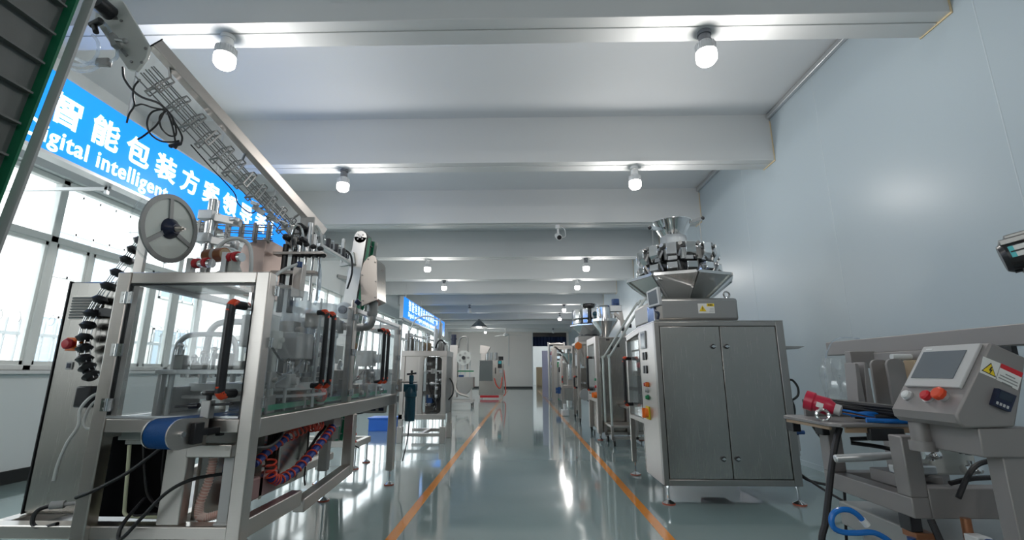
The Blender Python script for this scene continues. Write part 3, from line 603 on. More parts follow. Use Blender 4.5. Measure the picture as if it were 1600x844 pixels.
# ---------------------------------------------------------------- curved guide of wires with black spout caps
K = thing('wire_guide', 'curved wire guide track arching down the left side beside the control cabinet', 'guide track', (-2.25, 2.45, 1.0))
gp = [atY(225, 372, 2.52), atY(203, 402, 2.50), atY(172, 445, 2.47), atY(145, 490, 2.45), atY(133, 530, 2.44), atY(134, 565, 2.43), atY(146, 592, 2.42)]
for dx, dy in ((-.028, 0), (.028, 0), (-.018, -.02), (.018, -.02)):
    MB().tube([p+V((dx, dy, dx*.4)) for p in gp], .003, 6, 6).build('wire', CHROME, K)
MB().bar(atY(150, 487, 2.46), atY(180, 490, 2.46), .03, .045).build('guide_clamp', BLACKP, K, .003)
def along(P, t):
    n = len(P)-1; i = min(int(t*n), n-1); return P[i].lerp(P[i+1], t*n-i), (P[i+1]-P[i]).normalized()
for k in range(13):
    p, d = along(gp, .03+.94*k/12)
    q = MB().lathe([(0, -.024), (.024, -.02), (.040, 0), (.024, .02), (0, .024)], p+V((0, -.006, 0)), d, 14)
    n = d.cross(V((0, 1, 0))).normalized()
    q.cyl(p-n*.042, p-n*.02, .001, .006, 8).cyl(p+n*.02, p+n*.042, .006, .001, 8)
    tag(q.build('spout_cap', BLACKP), 'black spout cap riding in the curved wire guide at the far left', 'cap', 'black spout caps in the curved guide')
# ---------------------------------------------------------------- film reel
c = V((-2.01, 2.47, 1.90)); n = V((1, -.06, -.04)).normalized()
K = thing('film_reel', 'big film reel with a pale disc and three grey spokes on top of the machine', 'reel', tuple(c-V((0, 0, .204))))
xd = n.cross(V((0, 0, 1))).normalized(); xd = -xd; yd = n.cross(xd); yd = yd if yd.z > 0 else -yd
pale = mat('pale reel disc', (.78, .82, .77), .4)
MB().lathe([(0, -.004), (.180, -.004), (.180, .004), (0, .004)], c, n, 48).build('disc', pale, K)
MB().lathe([(.170, .004), (.196, .004), (.196, .014), (.170, .014)], c, n, 48, True).build('rim', PLATEG, K)
MB().lathe([(.194, -.05), (.204, -.05), (.204, -.044), (.194, -.044)], c, n, 48, True).lathe([(.05, -.049), (.198, -.049), (.198, -.046), (.05, -.046)], c, n, 48, True).build('clear_flange', ACRYL, K)
MB().lathe([(0, -.045), (.150, -.045), (.150, -.005), (0, -.005)], c, n, 48).build('film_roll', mat('pale film', (.62, .62, .6), .3), K)
for k in range(3):
    a = R(100+120*k); d = xd*math.cos(a)+yd*math.sin(a)
    MB().bar(c+n*.008+d*.045, c+n*.008+d*.182, .024, .01, up=n).build('spoke', PLATEG, K)
MB().lathe([(0, .05), (.028, .05), (.034, .04), (.055, .02), (.06, .004), (0, .004)], c, n, 32).build('hub', NAVY, K, 0)
MB().cyl(c+n*.045, c+n*.085, .02, .012).cyl(c+n*.06, c+n*.10, .007).build('hub_nut', STEEL, K)
MB().cyl(c-n*.05, c-n*.16, .014).bar(c-n*.14, V((c.x-n.x*.14, c.y-n.y*.14, 1.605)), .05, .02).build('spindle', STEEL, K)
# copper coloured roll on the same deck
K = thing('foil_roll', 'copper brown foil roll on a steel spindle right of the film reel', 'roll', (-1.83, 2.62, 1.74))
p, q = V((-1.90, 2.66, 1.785)), V((-1.765, 2.62, 1.785))
MB().cyl(p, q, .042, seg=28).build('foil', COPPER, K)
MB().cyl(p.lerp(q, .45), p.lerp(q, .62), .0428, seg=28).build('band', LIGHTG, K)
MB().cyl(p.lerp(q, .995), p.lerp(q, 1.01), .036).build('core', CARD, K)
MB().cyl(p.lerp(q, -.15), p.lerp(q, 1.3), .012).bar(p.lerp(q, -.1), p.lerp(q, -.1)+V((0, 0, -.18)), .03, .02).build('spindle', CHROME, K)
# ---------------------------------------------------------------- sloping spout rail overhead
K = thing('overhead_rail', 'sloping steel rail with wire rods running down from the top left corner', 'rail', (-1.8, 2.8, 2.2))
a0, a1 = V((-2.085, 2.24, 2.93)), V((-1.545, 3.40, 2.16))
dr = (a1-a0).normalized()
MB().bar(a0, a1, .06, .07).build('channel', STEEL, K, .004)
MB().bar(a0-dr*.004, a0+dr*.002, .064, .074).build('end_cap', BLACKP, K)
b0, b1 = V((-2.13, 2.24, 2.74)), V((-1.68, 3.36, 2.03)); bd_ = (b1-b0).normalized()
side_ = bd_.cross(V((0, 0, 1))).normalized(); upn = side_.cross(bd_).normalized()
offs = [(-.045, .07), (-.045, .03), (.03, .07), (.03, .03), (-.045, -.01), (.03, -.01), (-.008, .085)]
for i, (s_, u_) in enumerate(offs):
    MB().cyl(b0+side_*s_+upn*u_, b1+side_*s_+upn*u_, .0042, seg=8).build('rod', PLATEG, K)
for k in range(12):
    t = .06+.085*k if k < 4 else .06+.085*4+(k-4)*.075
    p = b0.lerp(b1, t); g = MB(); sh = bd_*.03
    P = [p+side_*-.055+upn*-.025, p+side_*-.055+upn*.10, p+side_*.04+upn*.10, p+side_*.04+upn*-.025]
    for q0, q1 in zip(P, P[1:]): g.bar(q0, q1, .005, .007, up=bd_)
    for q0, q1 in zip(P, P[1:]): g.bar(q0+sh, q1+sh, .005, .007, up=bd_)
    for q0 in P: g.bar(q0, q0+sh, .006, .006)
    g.bar(P[0], P[3], .008, .012, up=bd_); (g.bar(P[2], P[2]+(a0.lerp(a1, t)-P[2])*.8, .012, .01) if k % 5 == 0 else None)
    g.build('rod_bracket', STEELD if k % 3 == 0 else PLATEG, K)
# white drive plate at the top end
o = [atY(150, 5, 2.2), atY(163, -14, 2.2), atY(192, 2, 2.2), atY(233, 72, 2.2), atY(228, 90, 2.2), atY(212, 110, 2.2), atY(200, 108, 2.2), atY(148, 32, 2.2)]
pl = MB().prism(o, (0, .02, 0)).build('drive_plate', CREAM, K, .002)
b = MB()
for q in ((228, 76), (222, 98), (206, 97), (172, 52), (190, 33), (184, 75)):
    c = atY(*q, 2.2); b.cyl(c, c+V((0, -.006, 0)), .008, seg=8)
b.build('bolts', STEELD, pl)
o = [atY(165, 4, 2.195), atY(173, 6, 2.195), atY(184, 30, 2.195), atY(176, 30, 2.195), atY(164, 20, 2.195)]
MB().prism(o, (0, .01, 0)).build('belt_slot', STEELD, K)
MB().bar(atY(186, 72, 2.194), atY(198, 87, 2.194), .015, .01, up=(0, 1, 0)).build('belt_slot', PLATEG, K)
c = atY(158, 8, 2.14); MB().cyl(c-V((0, .04, 0)), c+V((0, .06, 0)), .045).build('motor', BLACKP, K)
MB().bar(atY(176, 55, 2.16), atY(182, 74, 2.16), .035, .03).cyl(atY(182, 62, 2.15), atY(195, 64, 2.13), .011).sph(atY(195, 64, 2.13), .015, seg=8).build('valve', PLATEG, K)
MB().cyl(atY(143, 40, 2.17), atY(158, 32, 2.15), .018).cyl(atY(146, 36, 2.17), atY(150, 50, 2.15), .014).build('elbow_fitting', BLACKP, K)
MB().bar(atY(152, 98, 2.18), atY(172, 98, 2.18), .03, .045).build('tee_fitting', STEELD, K, .005)
for P in ([(148, 36), (162, 36), (172, 48), (175, 62)], [(115, 90), (128, 96), (140, 99), (153, 99)], [(113, 100), (130, 102), (145, 95), (153, 82), (153, 66), (145, 55)], [(112, 108), (125, 111), (142, 110), (154, 104)], [(172, 97), (182, 90), (184, 78)]):
    MB().tube([atY(*p, 2.16) for p in P], .0085).build('air_hose', CLEARB, K)
for P in ([(192, 105), (194, 122), (206, 140), (222, 152), (245, 160), (258, 170), (268, 182), (272, 195)], [(219, 124), (210, 135), (208, 150), (210, 165), (202, 178), (198, 192)], [(210, 166), (222, 163), (238, 168), (258, 172)],
          [(258, 170), (238, 175), (230, 190), (234, 208), (250, 220), (268, 222), (280, 220)], [(262, 172), (250, 182), (252, 200), (265, 212), (275, 210), (272, 190), (262, 175)], [(258, 172), (245, 195), (225, 212), (215, 218)], [(262, 175), (272, 190), (284, 212), (283, 225)], [(262, 176), (270, 200), (275, 228)]):
    MB().tube([atY(*p, 2.30) for p in P], .005 if P[0] != (192, 105) else .0065).build('signal_cable', BLACK, K)
MB().bar(atY(265, 229, 2.3), atY(282, 224, 2.3), .018, .014).bar(atY(272, 232, 2.3), atY(278, 222, 2.3), .014, .014).build('cable_connector', BLACKP, K)
o = MB().tube([atY(298, 226, 2.62), atY(330, 262, 2.75), atY(365, 300, 2.9), atY(372, 318, 2.95), atY(392, 333, 3.0), atY(405, 325, 3.05)], .004).build('signal_cable', BLACK, K)
for q, y in (((395, 322), 3.0), ((418, 335), 3.1), ((440, 352), 3.2)):
    c = atY(*q, y); MB().bar(c, c+V((.06, .05, -.04)), .04, .03).cyl(c+V((0, -.02, .02)), c+V((.05, -.02, 0)), .014).sph(c+V((.05, -.03, 0)), .014, seg=8).build('sensor_mount', ALU, K, .003)
# horizontal wire rail behind the reel
K = thing('wire_rail', 'level rail of thin wire rods with brackets behind the film reel', 'rail', (-1.8, 3.0, 1.95))
p0, p1 = V((-2.25, 2.86, 2.03)), V((-1.67, 2.93, 2.02))
for dy, dz in ((0, 0), (0, .045), (0, -.045), (.05, 0), (.05, .045), (.05, -.045)):
    MB().cyl(p0+V((-dy*.4, dy, dz)), p1+V((-dy*.4, dy, dz)), .004, seg=8).build('rod', STEELD, K)
for k in range(7):
    p = p0.lerp(p1, .05+.15*k); MB().b(p.x-.008, p.x+.008, p.y-.01, p.y, p.z-.06, p.z+.06).b(p.x-.028, p.x-.012, p.y+.05, p.y+.06, p.z-.06, p.z+.06).bar(p+V((0, 0, -.06)), p+V((-.02, .055, -.06)), .016, .01).build('rod_bracket', STEELD, K)
MB().bar((-1.97, 2.79, 2.0), (-1.98, 2.86, 2.0), .03, .02).build('rail_arm', STEEL, K)
# ---------------------------------------------------------------- operator box on an elbow pipe
K = thing('operator_console', 'steel console housing on a bent pipe arm above the side doors', 'console', (-1.2, 3.7, 1.4))
P = [(565, 478), (563, 440), (564, 425), (568, 411), (574, 403), (581, 399), (586, 400), (588.5, 406), (589, 468)]
MB().prism([atY(*p, 3.62) for p in P], (0, .015, 0)).build('side_cover', mat('warm steel cover', (.62, .57, .53), .3, 1), K)
Pb = [(567, 474), (565.5, 440), (566.5, 426), (570, 413), (575, 405), (581, 401.5), (585, 402), (587, 407), (587.5, 466)]
MB().prism([atY(*p, 3.635) for p in Pb], (.0, .28, 0)).build('housing', STEELH, K, .004)
b = MB()
for q in ((567, 470), (566, 430), (575, 405), (586, 410), (587, 440), (586, 465)):
    c = atY(*q, 3.618); b.cyl(c, c+V((0, -.006, 0)), .006, seg=8)
b.build('screws', STEELD, K)
c = atY(579, 476, 3.78); MB().cyl(c+V((.02, 0, .03)), c+V((.02, 0, -.09)), .042).cyl(c+V((.02, 0, -.09)), c+V((.02, 0, -.10)), .036).build('swivel', PLATEG, K)
MB().tube([c+V((.02, 0, -.09)), c+V((.02, 0, -.13)), c+V((-.0, 0, -.175)), c+V((-.05, 0, -.19)), c+V((-.16, 0, -.19))], .032, 6, 16).build('arm_pipe', STEELD, K)
MB().cyl((-1.33, 3.6, 1.6), (-1.33, 3.6, 1.66), .02).cyl(c+V((-.16, 0, -.19)), c+V((-.16, -.16, -.19)), .03).build('arm_joint', STEEL, K)
MB().cyl(atY(557, 475, 3.5), atY(562, 470, 3.5), .022).build('knob', NAVY, K)
# ---------------------------------------------------------------- cleated conveyors (two: at the left edge, and behind)
m_belt = mat('grey cleated belt', (.17, .175, .17), .55, bump=.12, nscale=120)
m_green = mat('green belt edge', (.01, .19, .09), .4)
m_frame = mat('steel conveyor frame', (.52, .51, .49), .35, 1)
def elevator(bot, top, wdt, dep, label, hc, sp, floor=True):
    bot, top = V(bot), V(top); d = (top-bot).normalized(); f = V((d.z, 0, -d.x)).normalized()     # f: belt face, towards +X and down
    y0 = bot.y; y = V((0, 1, 0))
    t = thing('cleated_conveyor', label, 'conveyor', (bot.x, bot.y+dep/2, 0))
    for yy in (y0, y0+dep):
        MB().bar(bot+V((0, yy-y0, 0)), top+V((0, yy-y0, 0)), wdt, .02, up=(0, 1, 0)).cyl(top+V((0, yy-y0-.01, 0)), top+V((0, yy-y0+.01, 0)), wdt/2).build('side_plate', m_frame, t, .002)
    b = MB().bar(bot+f*(wdt*.5+hc*.2)+y*(dep/2), top+f*(wdt*.5+hc*.2)+y*(dep/2), .012, dep-.03, up=(0, 1, 0)).bar(bot-f*(wdt*.5)+y*(dep/2), top-f*(wdt*.5)+y*(dep/2), .012, dep-.03, up=(0, 1, 0))
    b.cyl(top+y*.015, top+y*(dep-.015), wdt/2+.006, seg=24)
    b.build('belt', m_belt, t)
    n = int((top-bot).length/sp)
    for k in range(n):
        p = bot.lerp(top, (k+.5)/n)+f*(wdt*.5+hc*.2)
        MB().bar(p+f*hc*.5+y*.045, p+f*hc*.5+y*(dep-.045), .009, hc, up=f).build('cleat', m_belt, t)
    MB().bar(bot+f*(wdt*.5+hc*1.8)+y*(dep+.012), top+f*(wdt*.5+hc*1.8)+y*(dep+.012), hc*1.1, .012, up=(0, 1, 0)).build('side_flange', LIGHTG, t)
    for yy in (.022, dep-.022):
        e = MB().bar(bot+f*(wdt*.5+hc*.7)+y*yy, top+f*(wdt*.5+hc*.7)+y*yy, hc*1.4, .012, up=(0, 1, 0)).build('belt_edge', m_green, t); e['label'] = 'green wavy belt edge'
    c = top+V((0, -.012, 0)); br = MB().cyl(c, c+V((0, -.012, 0)), wdt*.12, seg=6)
    for k in range(4): a = R(45+90*k); br.cyl(c+V((math.cos(a)*wdt*.25, 0, math.sin(a)*wdt*.25)), c+V((math.cos(a)*wdt*.25, -.008, math.sin(a)*wdt*.25)), wdt*.06, seg=8)
    br.build('bearing', STEELD, t)
    if floor:
        for yy in (0, dep):
            MB().bar((bot.x-.25, y0+yy, .06), (bot.x+.25, y0+yy, .06), .05).build('base_rail', STEEL, t)
    return t
elevator((-2.715, 1.42, .0), (-2.28, 1.42, 3.35), .30, .44, 'cleated grey conveyor with a green edge cut by the left side of the picture', .045, .15)
# ================================================================ right: bagging machine with the double doors
N = thing('bagging_machine', 'steel bagging machine with two tall closed doors facing the viewer on the right', 'machine', (1.8, 4.9, 0))
x0, x1, y0, y1 = 1.215, 2.39, 4.28, 5.50
MB().b(x0, x0+.045, y0, y0+.05, .15, 1.555).b(x1-.07, x1, y0, y0+.05, .15, 1.555).b(x0+.045, x1-.07, y0, y0+.05, 1.515, 1.555).b(x0+.045, x1-.07, y0, y0+.05, .15, .20).build('front_frame', mat('frame steel', (.40, .38, .36), .36, 1), N, .004)
MB().b(x0+.045, x1-.07, y0+.032, y0+.04, .20, 1.515).build('door_gap_black', BLACKP, N)  # full black sheet behind the doors paints the gaps between them dark
for a, b_ in ((x0+.052, 1.805), (1.812, x1-.077)):
    d = MB().b(a, b_, y0+.002, y0+.03, .205, 1.51).build('door', STEELH, N, .003)
    for z in (1.33, .37):
        x = b_-.07 if a < 1.5 else a+.045
        k = MB().lathe([(0, 0), (.022, 0), (.022, .010), (.016, .012), (0, .012)], (x, y0+.002, z), (0, -1, 0), 20).build('lock', BLACKP, d)
        MB().lathe([(0, .012), (.013, .012), (.012, .022), (0, .022)], (x, y0+.002, z), (0, -1, 0), 16).b(x-.02, x+.02, y0-.026, y0-.018, z-.005, z+.005).build('lock_core', CHROME, k)
        MB().b(x-.0145, x+.0145, y0-.022, y0-.0175, z-.003, z+.003).build('key_slot', BLACKP, k) if False else None
MB().b(x0, x0+.02, y0+.05, 4.86, .15, 1.555).prism([(x0, 4.86, 1.555), (x0, y1, 1.50), (x0, y1, 1.45), (x0, 4.86, 1.50)], (.03, 0, 0)).b(x0, x0+.05, y1-.05, y1, .14, 1.50).b(x0, x0+.03, 4.86, y1-.05, .60, .64).build('side_frame', STEEL, N, .003)
MB().b(x1-.02, x1, y0+.05, y1, .15, 1.555).b(x0+.02, x1, 4.95, 4.97, .15, 1.50).build('side_panel', STEELH, N)
MB().prism([(x0, y0, 1.555), (x0, 4.86, 1.555), (x0, y1, 1.50), (x1, y1, 1.555), (x1, y0, 1.555)], (0, 0, .012)).build('top_panel', STEELH, N)
MB().b(x0+.02, x1-.02, y0+.03, 4.97, .15, .17).build('floor_panel', STEELD, N)
MB().b(x0-.004, x0+.002, 4.89, y1-.07, .66, 1.44).build('clear_door', ACRYL, N)
MB().prism([(x0+.02, 4.92, .64), (x0+.02, y1-.05, .64), (x0+.35, y1-.05, .40), (x0+.35, 4.97, .40)], (0, 0, .006)).build('bag_chute', CHROME, N)
dhandle(N, (x0, 5.30, 1.25), (x0, 5.30, .76), (-1, -.35, 0), .085, .019)
MB().cyl((x0+.3, 5.2, .66), (x0+.3, 5.2, 1.35), .09, seg=28).lathe([(.09, 1.3), (.2, 1.5), (.19, 1.5), (.08, 1.3)], (x0+.3, 5.2, 0)).build('forming_tube', CHROME, N)
MB().b(x0+.1, x0+.45, 5.02, 5.1, 1.0, 1.1).b(x0+.1, x0+.45, 5.35, 5.4, .8, .86).build('sealing_jaw', PLATEG, N, .005)
MB().cyl((x0+.12, 5.1, 1.18), (x0+.12, 5.4, 1.18), .035).build('film_roller', RED, N)
MB().tube([(x0+.1, 5.2, 1.42), (x0+.12, 5.12, 1.35), (x0+.15, 5.1, 1.25)], .015).build('air_hose', TUBEW, N)
def ctl(nm, m, ya, yb, za, zb, t=.006): return MB().b(x0-t, x0, ya, yb, za, zb).build(nm, m, N, .002)
p = ctl('touch_screen', LIGHTG, 4.58, 4.76, 1.33, 1.50, .012); MB().b(x0-.0135, x0-.012, 4.60, 4.74, 1.35, 1.48).build('screen', SCREEN, p)
for z in (1.22, 1.09):
    for y in (4.60, 4.68): ctl('rocker_switch', BLACKP, y, y+.05, z, z+.075, .012)
for y, z, m in ((4.66, .985, RED), (4.60, .985, ORANGE), (4.63, .93, LIGHTG), (4.63, .865, GREENP)):
    MB().cyl((x0, y, z), (x0-.012, y, z), .024, seg=20).cyl((x0-.012, y, z), (x0-.03, y, z), .018, .015, 20).build('push_button', m, N)
k = MB().b(x0-.01, x0, 4.60, 4.72, .66, .78).build('main_switch', YELLOW, N); MB().cyl((x0-.01, 4.66, .72), (x0-.04, 4.66, .72), .045, .04, 20).b(x0-.06, x0-.03, 4.645, 4.675, .675, .765).build('switch_knob', ORANGE, k)
for x, y in ((x0+.035, y0+.03), (x1-.035, y0+.03), (x0+.03, y1-.03), (x1-.03, y1-.03)): foot(N, x, y, .152, r=.052)
m_pink = mat('magenta motor casing', (.45, .04, .12), .4)
MB().b(1.75, 1.98, 4.75, 4.95, .10, .15).build('under_tray', m_pink, N)
MB().prism([(x1, 4.6, 1.352), (x1+.36, 4.6, 1.348), (x1+.30, 4.6, 1.325), (x1, 4.6, 1.322)], (0, .3, 0)).build('side_shelf', PLATEG, N, .002)
for z in (1.25, 1.12): MB().cyl((x1, 4.4, z), (x1+.03, 4.4, z), .012, seg=10).build('bolt', BLACKP, N)
MB().b(x1, x1+.03, 4.36, 4.44, .98, 1.06).build('socket_box', BLACKP, N)
MB().tube([(x1+.03, 4.4, 1.03), (x1+.08, 4.39, 1.03), (x1+.115, 4.38, .97), (x1+.11, 4.38, .90), (x1+.06, 4.38, .86), (x1+.03, 4.4, .85)], .010).build('power_cable', BLACK, N)
MB().cyl((x1, 4.45, .78), (x1+.05, 4.45, .78), .11).cyl((x1, 4.45, .60), (x1+.09, 4.45, .60), .06).build('cable_gland', BLACKP, N)
MB().cyl((x1+.06, 4.4, .55), (x1+.06, 4.4, .42), .022).cyl((x1+.06, 4.4, .42), (x1+.06, 4.4, .38), .012).build('air_filter', LIGHTG, N)
MB().cyl((x1+.03, 4.4, .575), (x1+.13, 4.4, .575), .018).build('blue_valve', BLUED, N)
# ---------------------------------------------------------------- weigher on top
W = thing('multihead_weigher', 'round weigher with a ring of shiny hoppers on top of the right bagging machine', 'weigher', (1.78, 5.15, 1.567))
cx, cy_ = 1.775, 5.15
for x in (1.42, 2.13):
    for y in (4.76, 5.54): MB().b(x-.05, x+.05, y-.04, y+.04, 1.567, 1.615).build('pad', BLACKP, W)
MB().b(1.36, 2.20, 4.70, 5.60, 1.612, 1.845).build('base_box', STEELD, W, .03)
MB().b(1.362, 1.43, 4.693, 4.70, 1.63, 1.83).build('cover_plate', STEEL, W, .003)
l_ = MB().b(1.79, 1.955, 4.696, 4.70, 1.685, 1.785).build('warning_label', LABELW, W)
MB().b(1.88, 1.953, 4.694, 4.696, 1.755, 1.783).build('yellow_band', YELLOW, l_)
MB().prism([(1.80, 4.694, 1.705), (1.87, 4.694, 1.705), (1.835, 4.694, 1.765)], (0, .002, 0)).build('warning_triangle', YELLOW, l_)
MB().b(1.832, 1.838, 4.692, 4.694, 1.722, 1.748).b(1.832, 1.838, 4.692, 4.694, 1.712, 1.718).build('exclamation_mark', PRINT, l_)
for k in range(3): MB().b(1.90+.004*k, 1.945, 4.693, 4.696, 1.70+.014*k, 1.705+.014*k).build('print_line', LIGHTG, l_)
for k in range(3): MB().b(1.893+.016*k, 1.905+.016*k, 4.692, 4.694, 1.763, 1.776).build('print_mark', PRINT, l_)
for x in (2.12, 1.42):
    MB().ring((x, 4.76, 1.885), (0, 1, 0), .03, .010, 20, 8).cyl((x, 4.76, 1.845), (x, 4.76, 1.86), .018).build('lifting_eye', CHROME, W)
MB().cyl((cx, cy_, 1.845), (cx, cy_, 2.45), .16, seg=32).build('core', STEELD, W)
# collecting chutes: eight steep panels with raised rims
for k in range(8):
    a0, a1 = R(45*k+22.5-21+0), R(45*k+22.5+21); am = (a0+a1)/2
    P = lambda r, a, z: V((cx+r*math.cos(a), cy_+r*math.sin(a), z))
    lo, hi = .27, .575
    q = [P(lo, a0, 1.86), P(lo, a1, 1.86), P(hi, a1, 2.10), P(hi, a0, 2.10)]
    n = (q[1]-q[0]).cross(q[2]-q[0]).normalized()
    pn = MB().prism(q, n*.006)
    pn.bar(q[0], q[3], .022, .035, up=n).bar(q[1], q[2], .022, .035, up=n).bar(q[2], q[3], .02, .03, up=(0, 0, 1))
    pn.build('chute_panel', CHROME if k % 2 else mat('panel steel', (.62, .62, .60), .2, 1) if 'panel steel' not in MATS else MATS['panel steel'], W)
    if k in (4, 7):
        c = (q[2]+q[3])*.5*.75+(q[0]+q[1])*.5*.25
for a in (R(200),):
    MB().b(1.25, 1.31, 4.85, 4.88, 1.99, 2.03).build('orange_reflector', ORANGE, W) if False else None
MB().lathe([(.27, 2.11), (.40, 2.13), (.40, 2.15), (.27, 2.15)], (cx, cy_, 0), seg=40).lathe([(.16, 2.16), (.30, 2.16), (.30, 2.46), (.26, 2.50), (.16, 2.50)], (cx, cy_, 0), seg=40).build('hopper_carrier', mat('dark carrier', (.03, .032, .034), .4), W)
for k in range(14):
    a = 2*math.pi*(k+.5)/14; rot = M4.Rotation(a, 4, 'Z'); d = V((math.cos(a), math.sin(a), 0)); t = V((-d.y, d.x, 0)); c = V((cx, cy_, 0))
    def bucket(nm, r0, r1, z0, z1, wd, m):
        prof = [(r0, z1), (r1, z1), (r1+.005, z0+(z1-z0)*.35), (r1-.05, z0), (r0, z0)]
        return MB().prism([c+d*r+t*(-wd/2)+V((0, 0, z)) for r, z in prof], t*wd).build(nm, m, W, .004)
    bucket('feed_hopper', .33, .445, 2.27, 2.45, .105, CHROME)
    bucket('weigh_hopper', .35, .455, 2.13, 2.235, .105, CHROME)
    b = MB().cyl(c+d*.35+t*.10+V((0, 0, 2.28)), c+d*.35+t*.10+V((0, 0, 2.40)), .028, seg=14)
    b.build('actuator', CHROME if k % 3 == 0 else PLATEG, W)
    MB().bar(c+d*.40+t*.075+V((0, 0, 2.16)), c+d*.44+t*.06+V((0, 0, 2.25)), .012, .02).bar(c+d*.40+t*.085+V((0, 0, 2.38)), c+d*.43+t*.065+V((0, 0, 2.30)), .012, .02).cyl(c+d*.38+t*.09+V((0, 0, 2.44)), c+d*.42+t*.09+V((0, 0, 2.44)), .022, seg=12).build('linkage', STEELD, W)
MB().lathe([(.14, 2.50), (.145, 2.50), (.145, 2.62), (.14, 2.62)], (cx-.03, cy_, 0), seg=32, closed=True).build('clear_collar', FROST, W)
MB().lathe([(.12, 2.61), (.215, 2.79), (.225, 2.79), (.225, 2.80), (.205, 2.80), (.112, 2.62)], (cx-.03, cy_, 0), seg=24, closed=True).build('infeed_funnel', CHROME, W)
for e, z in (((cx-.36, cy_-.25), 2.66), ((cx+.27, cy_-.15), 2.80)):
    s_ = V((cx-.03, cy_, 2.70 if z < 2.7 else 2.73)); e3 = V((*e, z)); h = s_+(e3-s_)*.45
    MB().bar(h, e3, .03, .035).build('sensor_arm', CHROME, W)
    MB().sph(e3, .022).build('arm_knob', BLACKP, W)
    MB().cyl(e3-(e3-s_)*.1, e3-(e3-s_)*.1-V((0, 0, .30 if z > 2.7 else .2)), .004, seg=6).build('sensor_rod', STEELD, W)
# its own touch screen on the corner
H = thing('weigher_screen', 'tilted touch screen box standing on the front left corner of the bagging machine', 'screen', (1.25, 4.4, 1.567))
q = [atY(998, 455, 4.35), atY(1013, 447, 4.33), atY(1014, 476, 4.33), atY(999, 483, 4.35)]
q = [V((1.20, 4.42, 1.86)), V((1.29, 4.34, 1.90)), V((1.30, 4.33, 1.72)), V((1.21, 4.41, 1.70))]
n = (q[1]-q[0]).cross(q[3]-q[0]).normalized(); n = n if n.y < 0 else -n
MB().prism(q, -n*.05).build('housing', LIGHTG, H, .004)
ctr = sum(q, V())/4
MB().prism([ctr+(p-ctr)*.92+n*.001 for p in q], n*.005).build('bezel', WHITE, H)
MB().prism([ctr+(p-ctr)*.74+n*.006 for p in q], n*.002).build('screen', SCREEN, H)
MB().bar((1.28, 4.42, 1.567), (1.28, 4.42, 1.72), .035).b(1.24, 1.32, 4.38, 4.46, 1.567, 1.575).build('stand', STEEL, H)
MB().tube([(1.27, 4.40, 1.72), (1.26, 4.36, 1.67), (1.285, 4.35, 1.64), (1.28, 4.37, 1.59)], .012).build('cable', NAVY, H)
tag(MB().prism([(1.22, 4.50, 1.567), (1.30, 4.44, 1.567), (1.34, 4.55, 1.567), (1.26, 4.62, 1.567)], (0, 0, .16)).build('foil_packet', mat('blue silver foil film', (.30, .38, .62), .15, .9), bev=.012), 'crumpled blue silver foil packet under the tilted touch screen', 'packet')
# ================================================================ near right: sealing machine
Z = thing('sealing_machine', 'grey sealing machine frame with a tilted control box in the right foreground', 'machine', (1.6, 1.8, 0))
MB().b(1.72, 1.79, 1.20, 2.68, 1.192, 1.265).build('top_beam', SATIN, Z, .004)
for y in (2.30, 1.30): MB().b(1.725, 1.785, y, y+.07, .545, 1.192).build('post', SATIN, Z, .004)
MB().b(1.60, 1.72, 2.32, 2.36, 1.12, 1.20).b(1.66, 1.72, 1.95, 2.25, 1.15, 1.19).build('beam_bracket', SATIN, Z, .003)
MB().b(1.70, 1.72, 1.66, 1.72, 1.10, 1.19).build('motor_block', BLACKP, Z)
# base frame
zb0, zb1 = .625, .69
MB().b(1.30, 1.36, 1.70, 2.16, zb0, zb1).build('side_rail', SATIN, Z, .004)
MB().b(1.36, 1.78, 1.70, 1.76, zb0, zb1+.03).build('front_rail', SATIN, Z, .004)
MB().b(1.36, 1.78, 2.10, 2.16, zb0, zb1).build('rear_rail', SATIN, Z, .004)
for x, y in ((1.30, 2.10), (1.30, 1.70)): MB().b(x, x+.06, y, y+.06, zb1, .885).build('post', SATIN, Z, .004)
MB().b(1.36, 1.42, 1.42, 1.47, .545, .88).b(1.42, 1.425, 1.42, 1.47, .545, .88).build('front_post', SATIN, Z, .004)
MB().b(1.40, 2.0, 1.25, 2.25, .45, .545).build('base_cover', PLATEG, Z, .006)
MB().b(1.45, 1.95, 1.3, 2.2, .10, .45).build('pedestal', PLATEG, Z, .006)
for x, y in ((1.50, 1.36), (1.50, 2.14), (1.89, 1.36), (1.89, 2.14)): foot(Z, x, y, .11)
# tray
tr_ = [(1.235, 2.28), (1.20, 2.24), (1.195, 1.92), (1.225, 1.885), (1.56, 1.90), (1.56, 2.28)]
MB().prism([(x, y, .893) for x, y in tr_], (0, 0, .014)).build('tray', SATIN, Z, .003)
MB().b(1.205, 1.215, 1.93, 2.23, .88, .893).b(1.25, 1.5, 1.9, 1.91, .872, .893).build('tray_lip', mat('tan edging', (.42, .30, .20), .5), Z)
for tb in ((1.33, 1.46, 1.885, 1.91, .845, .89), (1.22, 1.25, 2.0, 2.05, .85, .893), (1.215, 1.25, 2.2, 2.26, .84, .893)): MB().b(*tb).build('tray_block', BLACKP, Z, .003)
MB().ring((1.225, 1.99, .93), (.3, 1, 0), .022, .007, 20).cyl((1.225, 1.99, .905), (1.225, 1.99, .912), .012).build('lifting_eye', CHROME, Z)
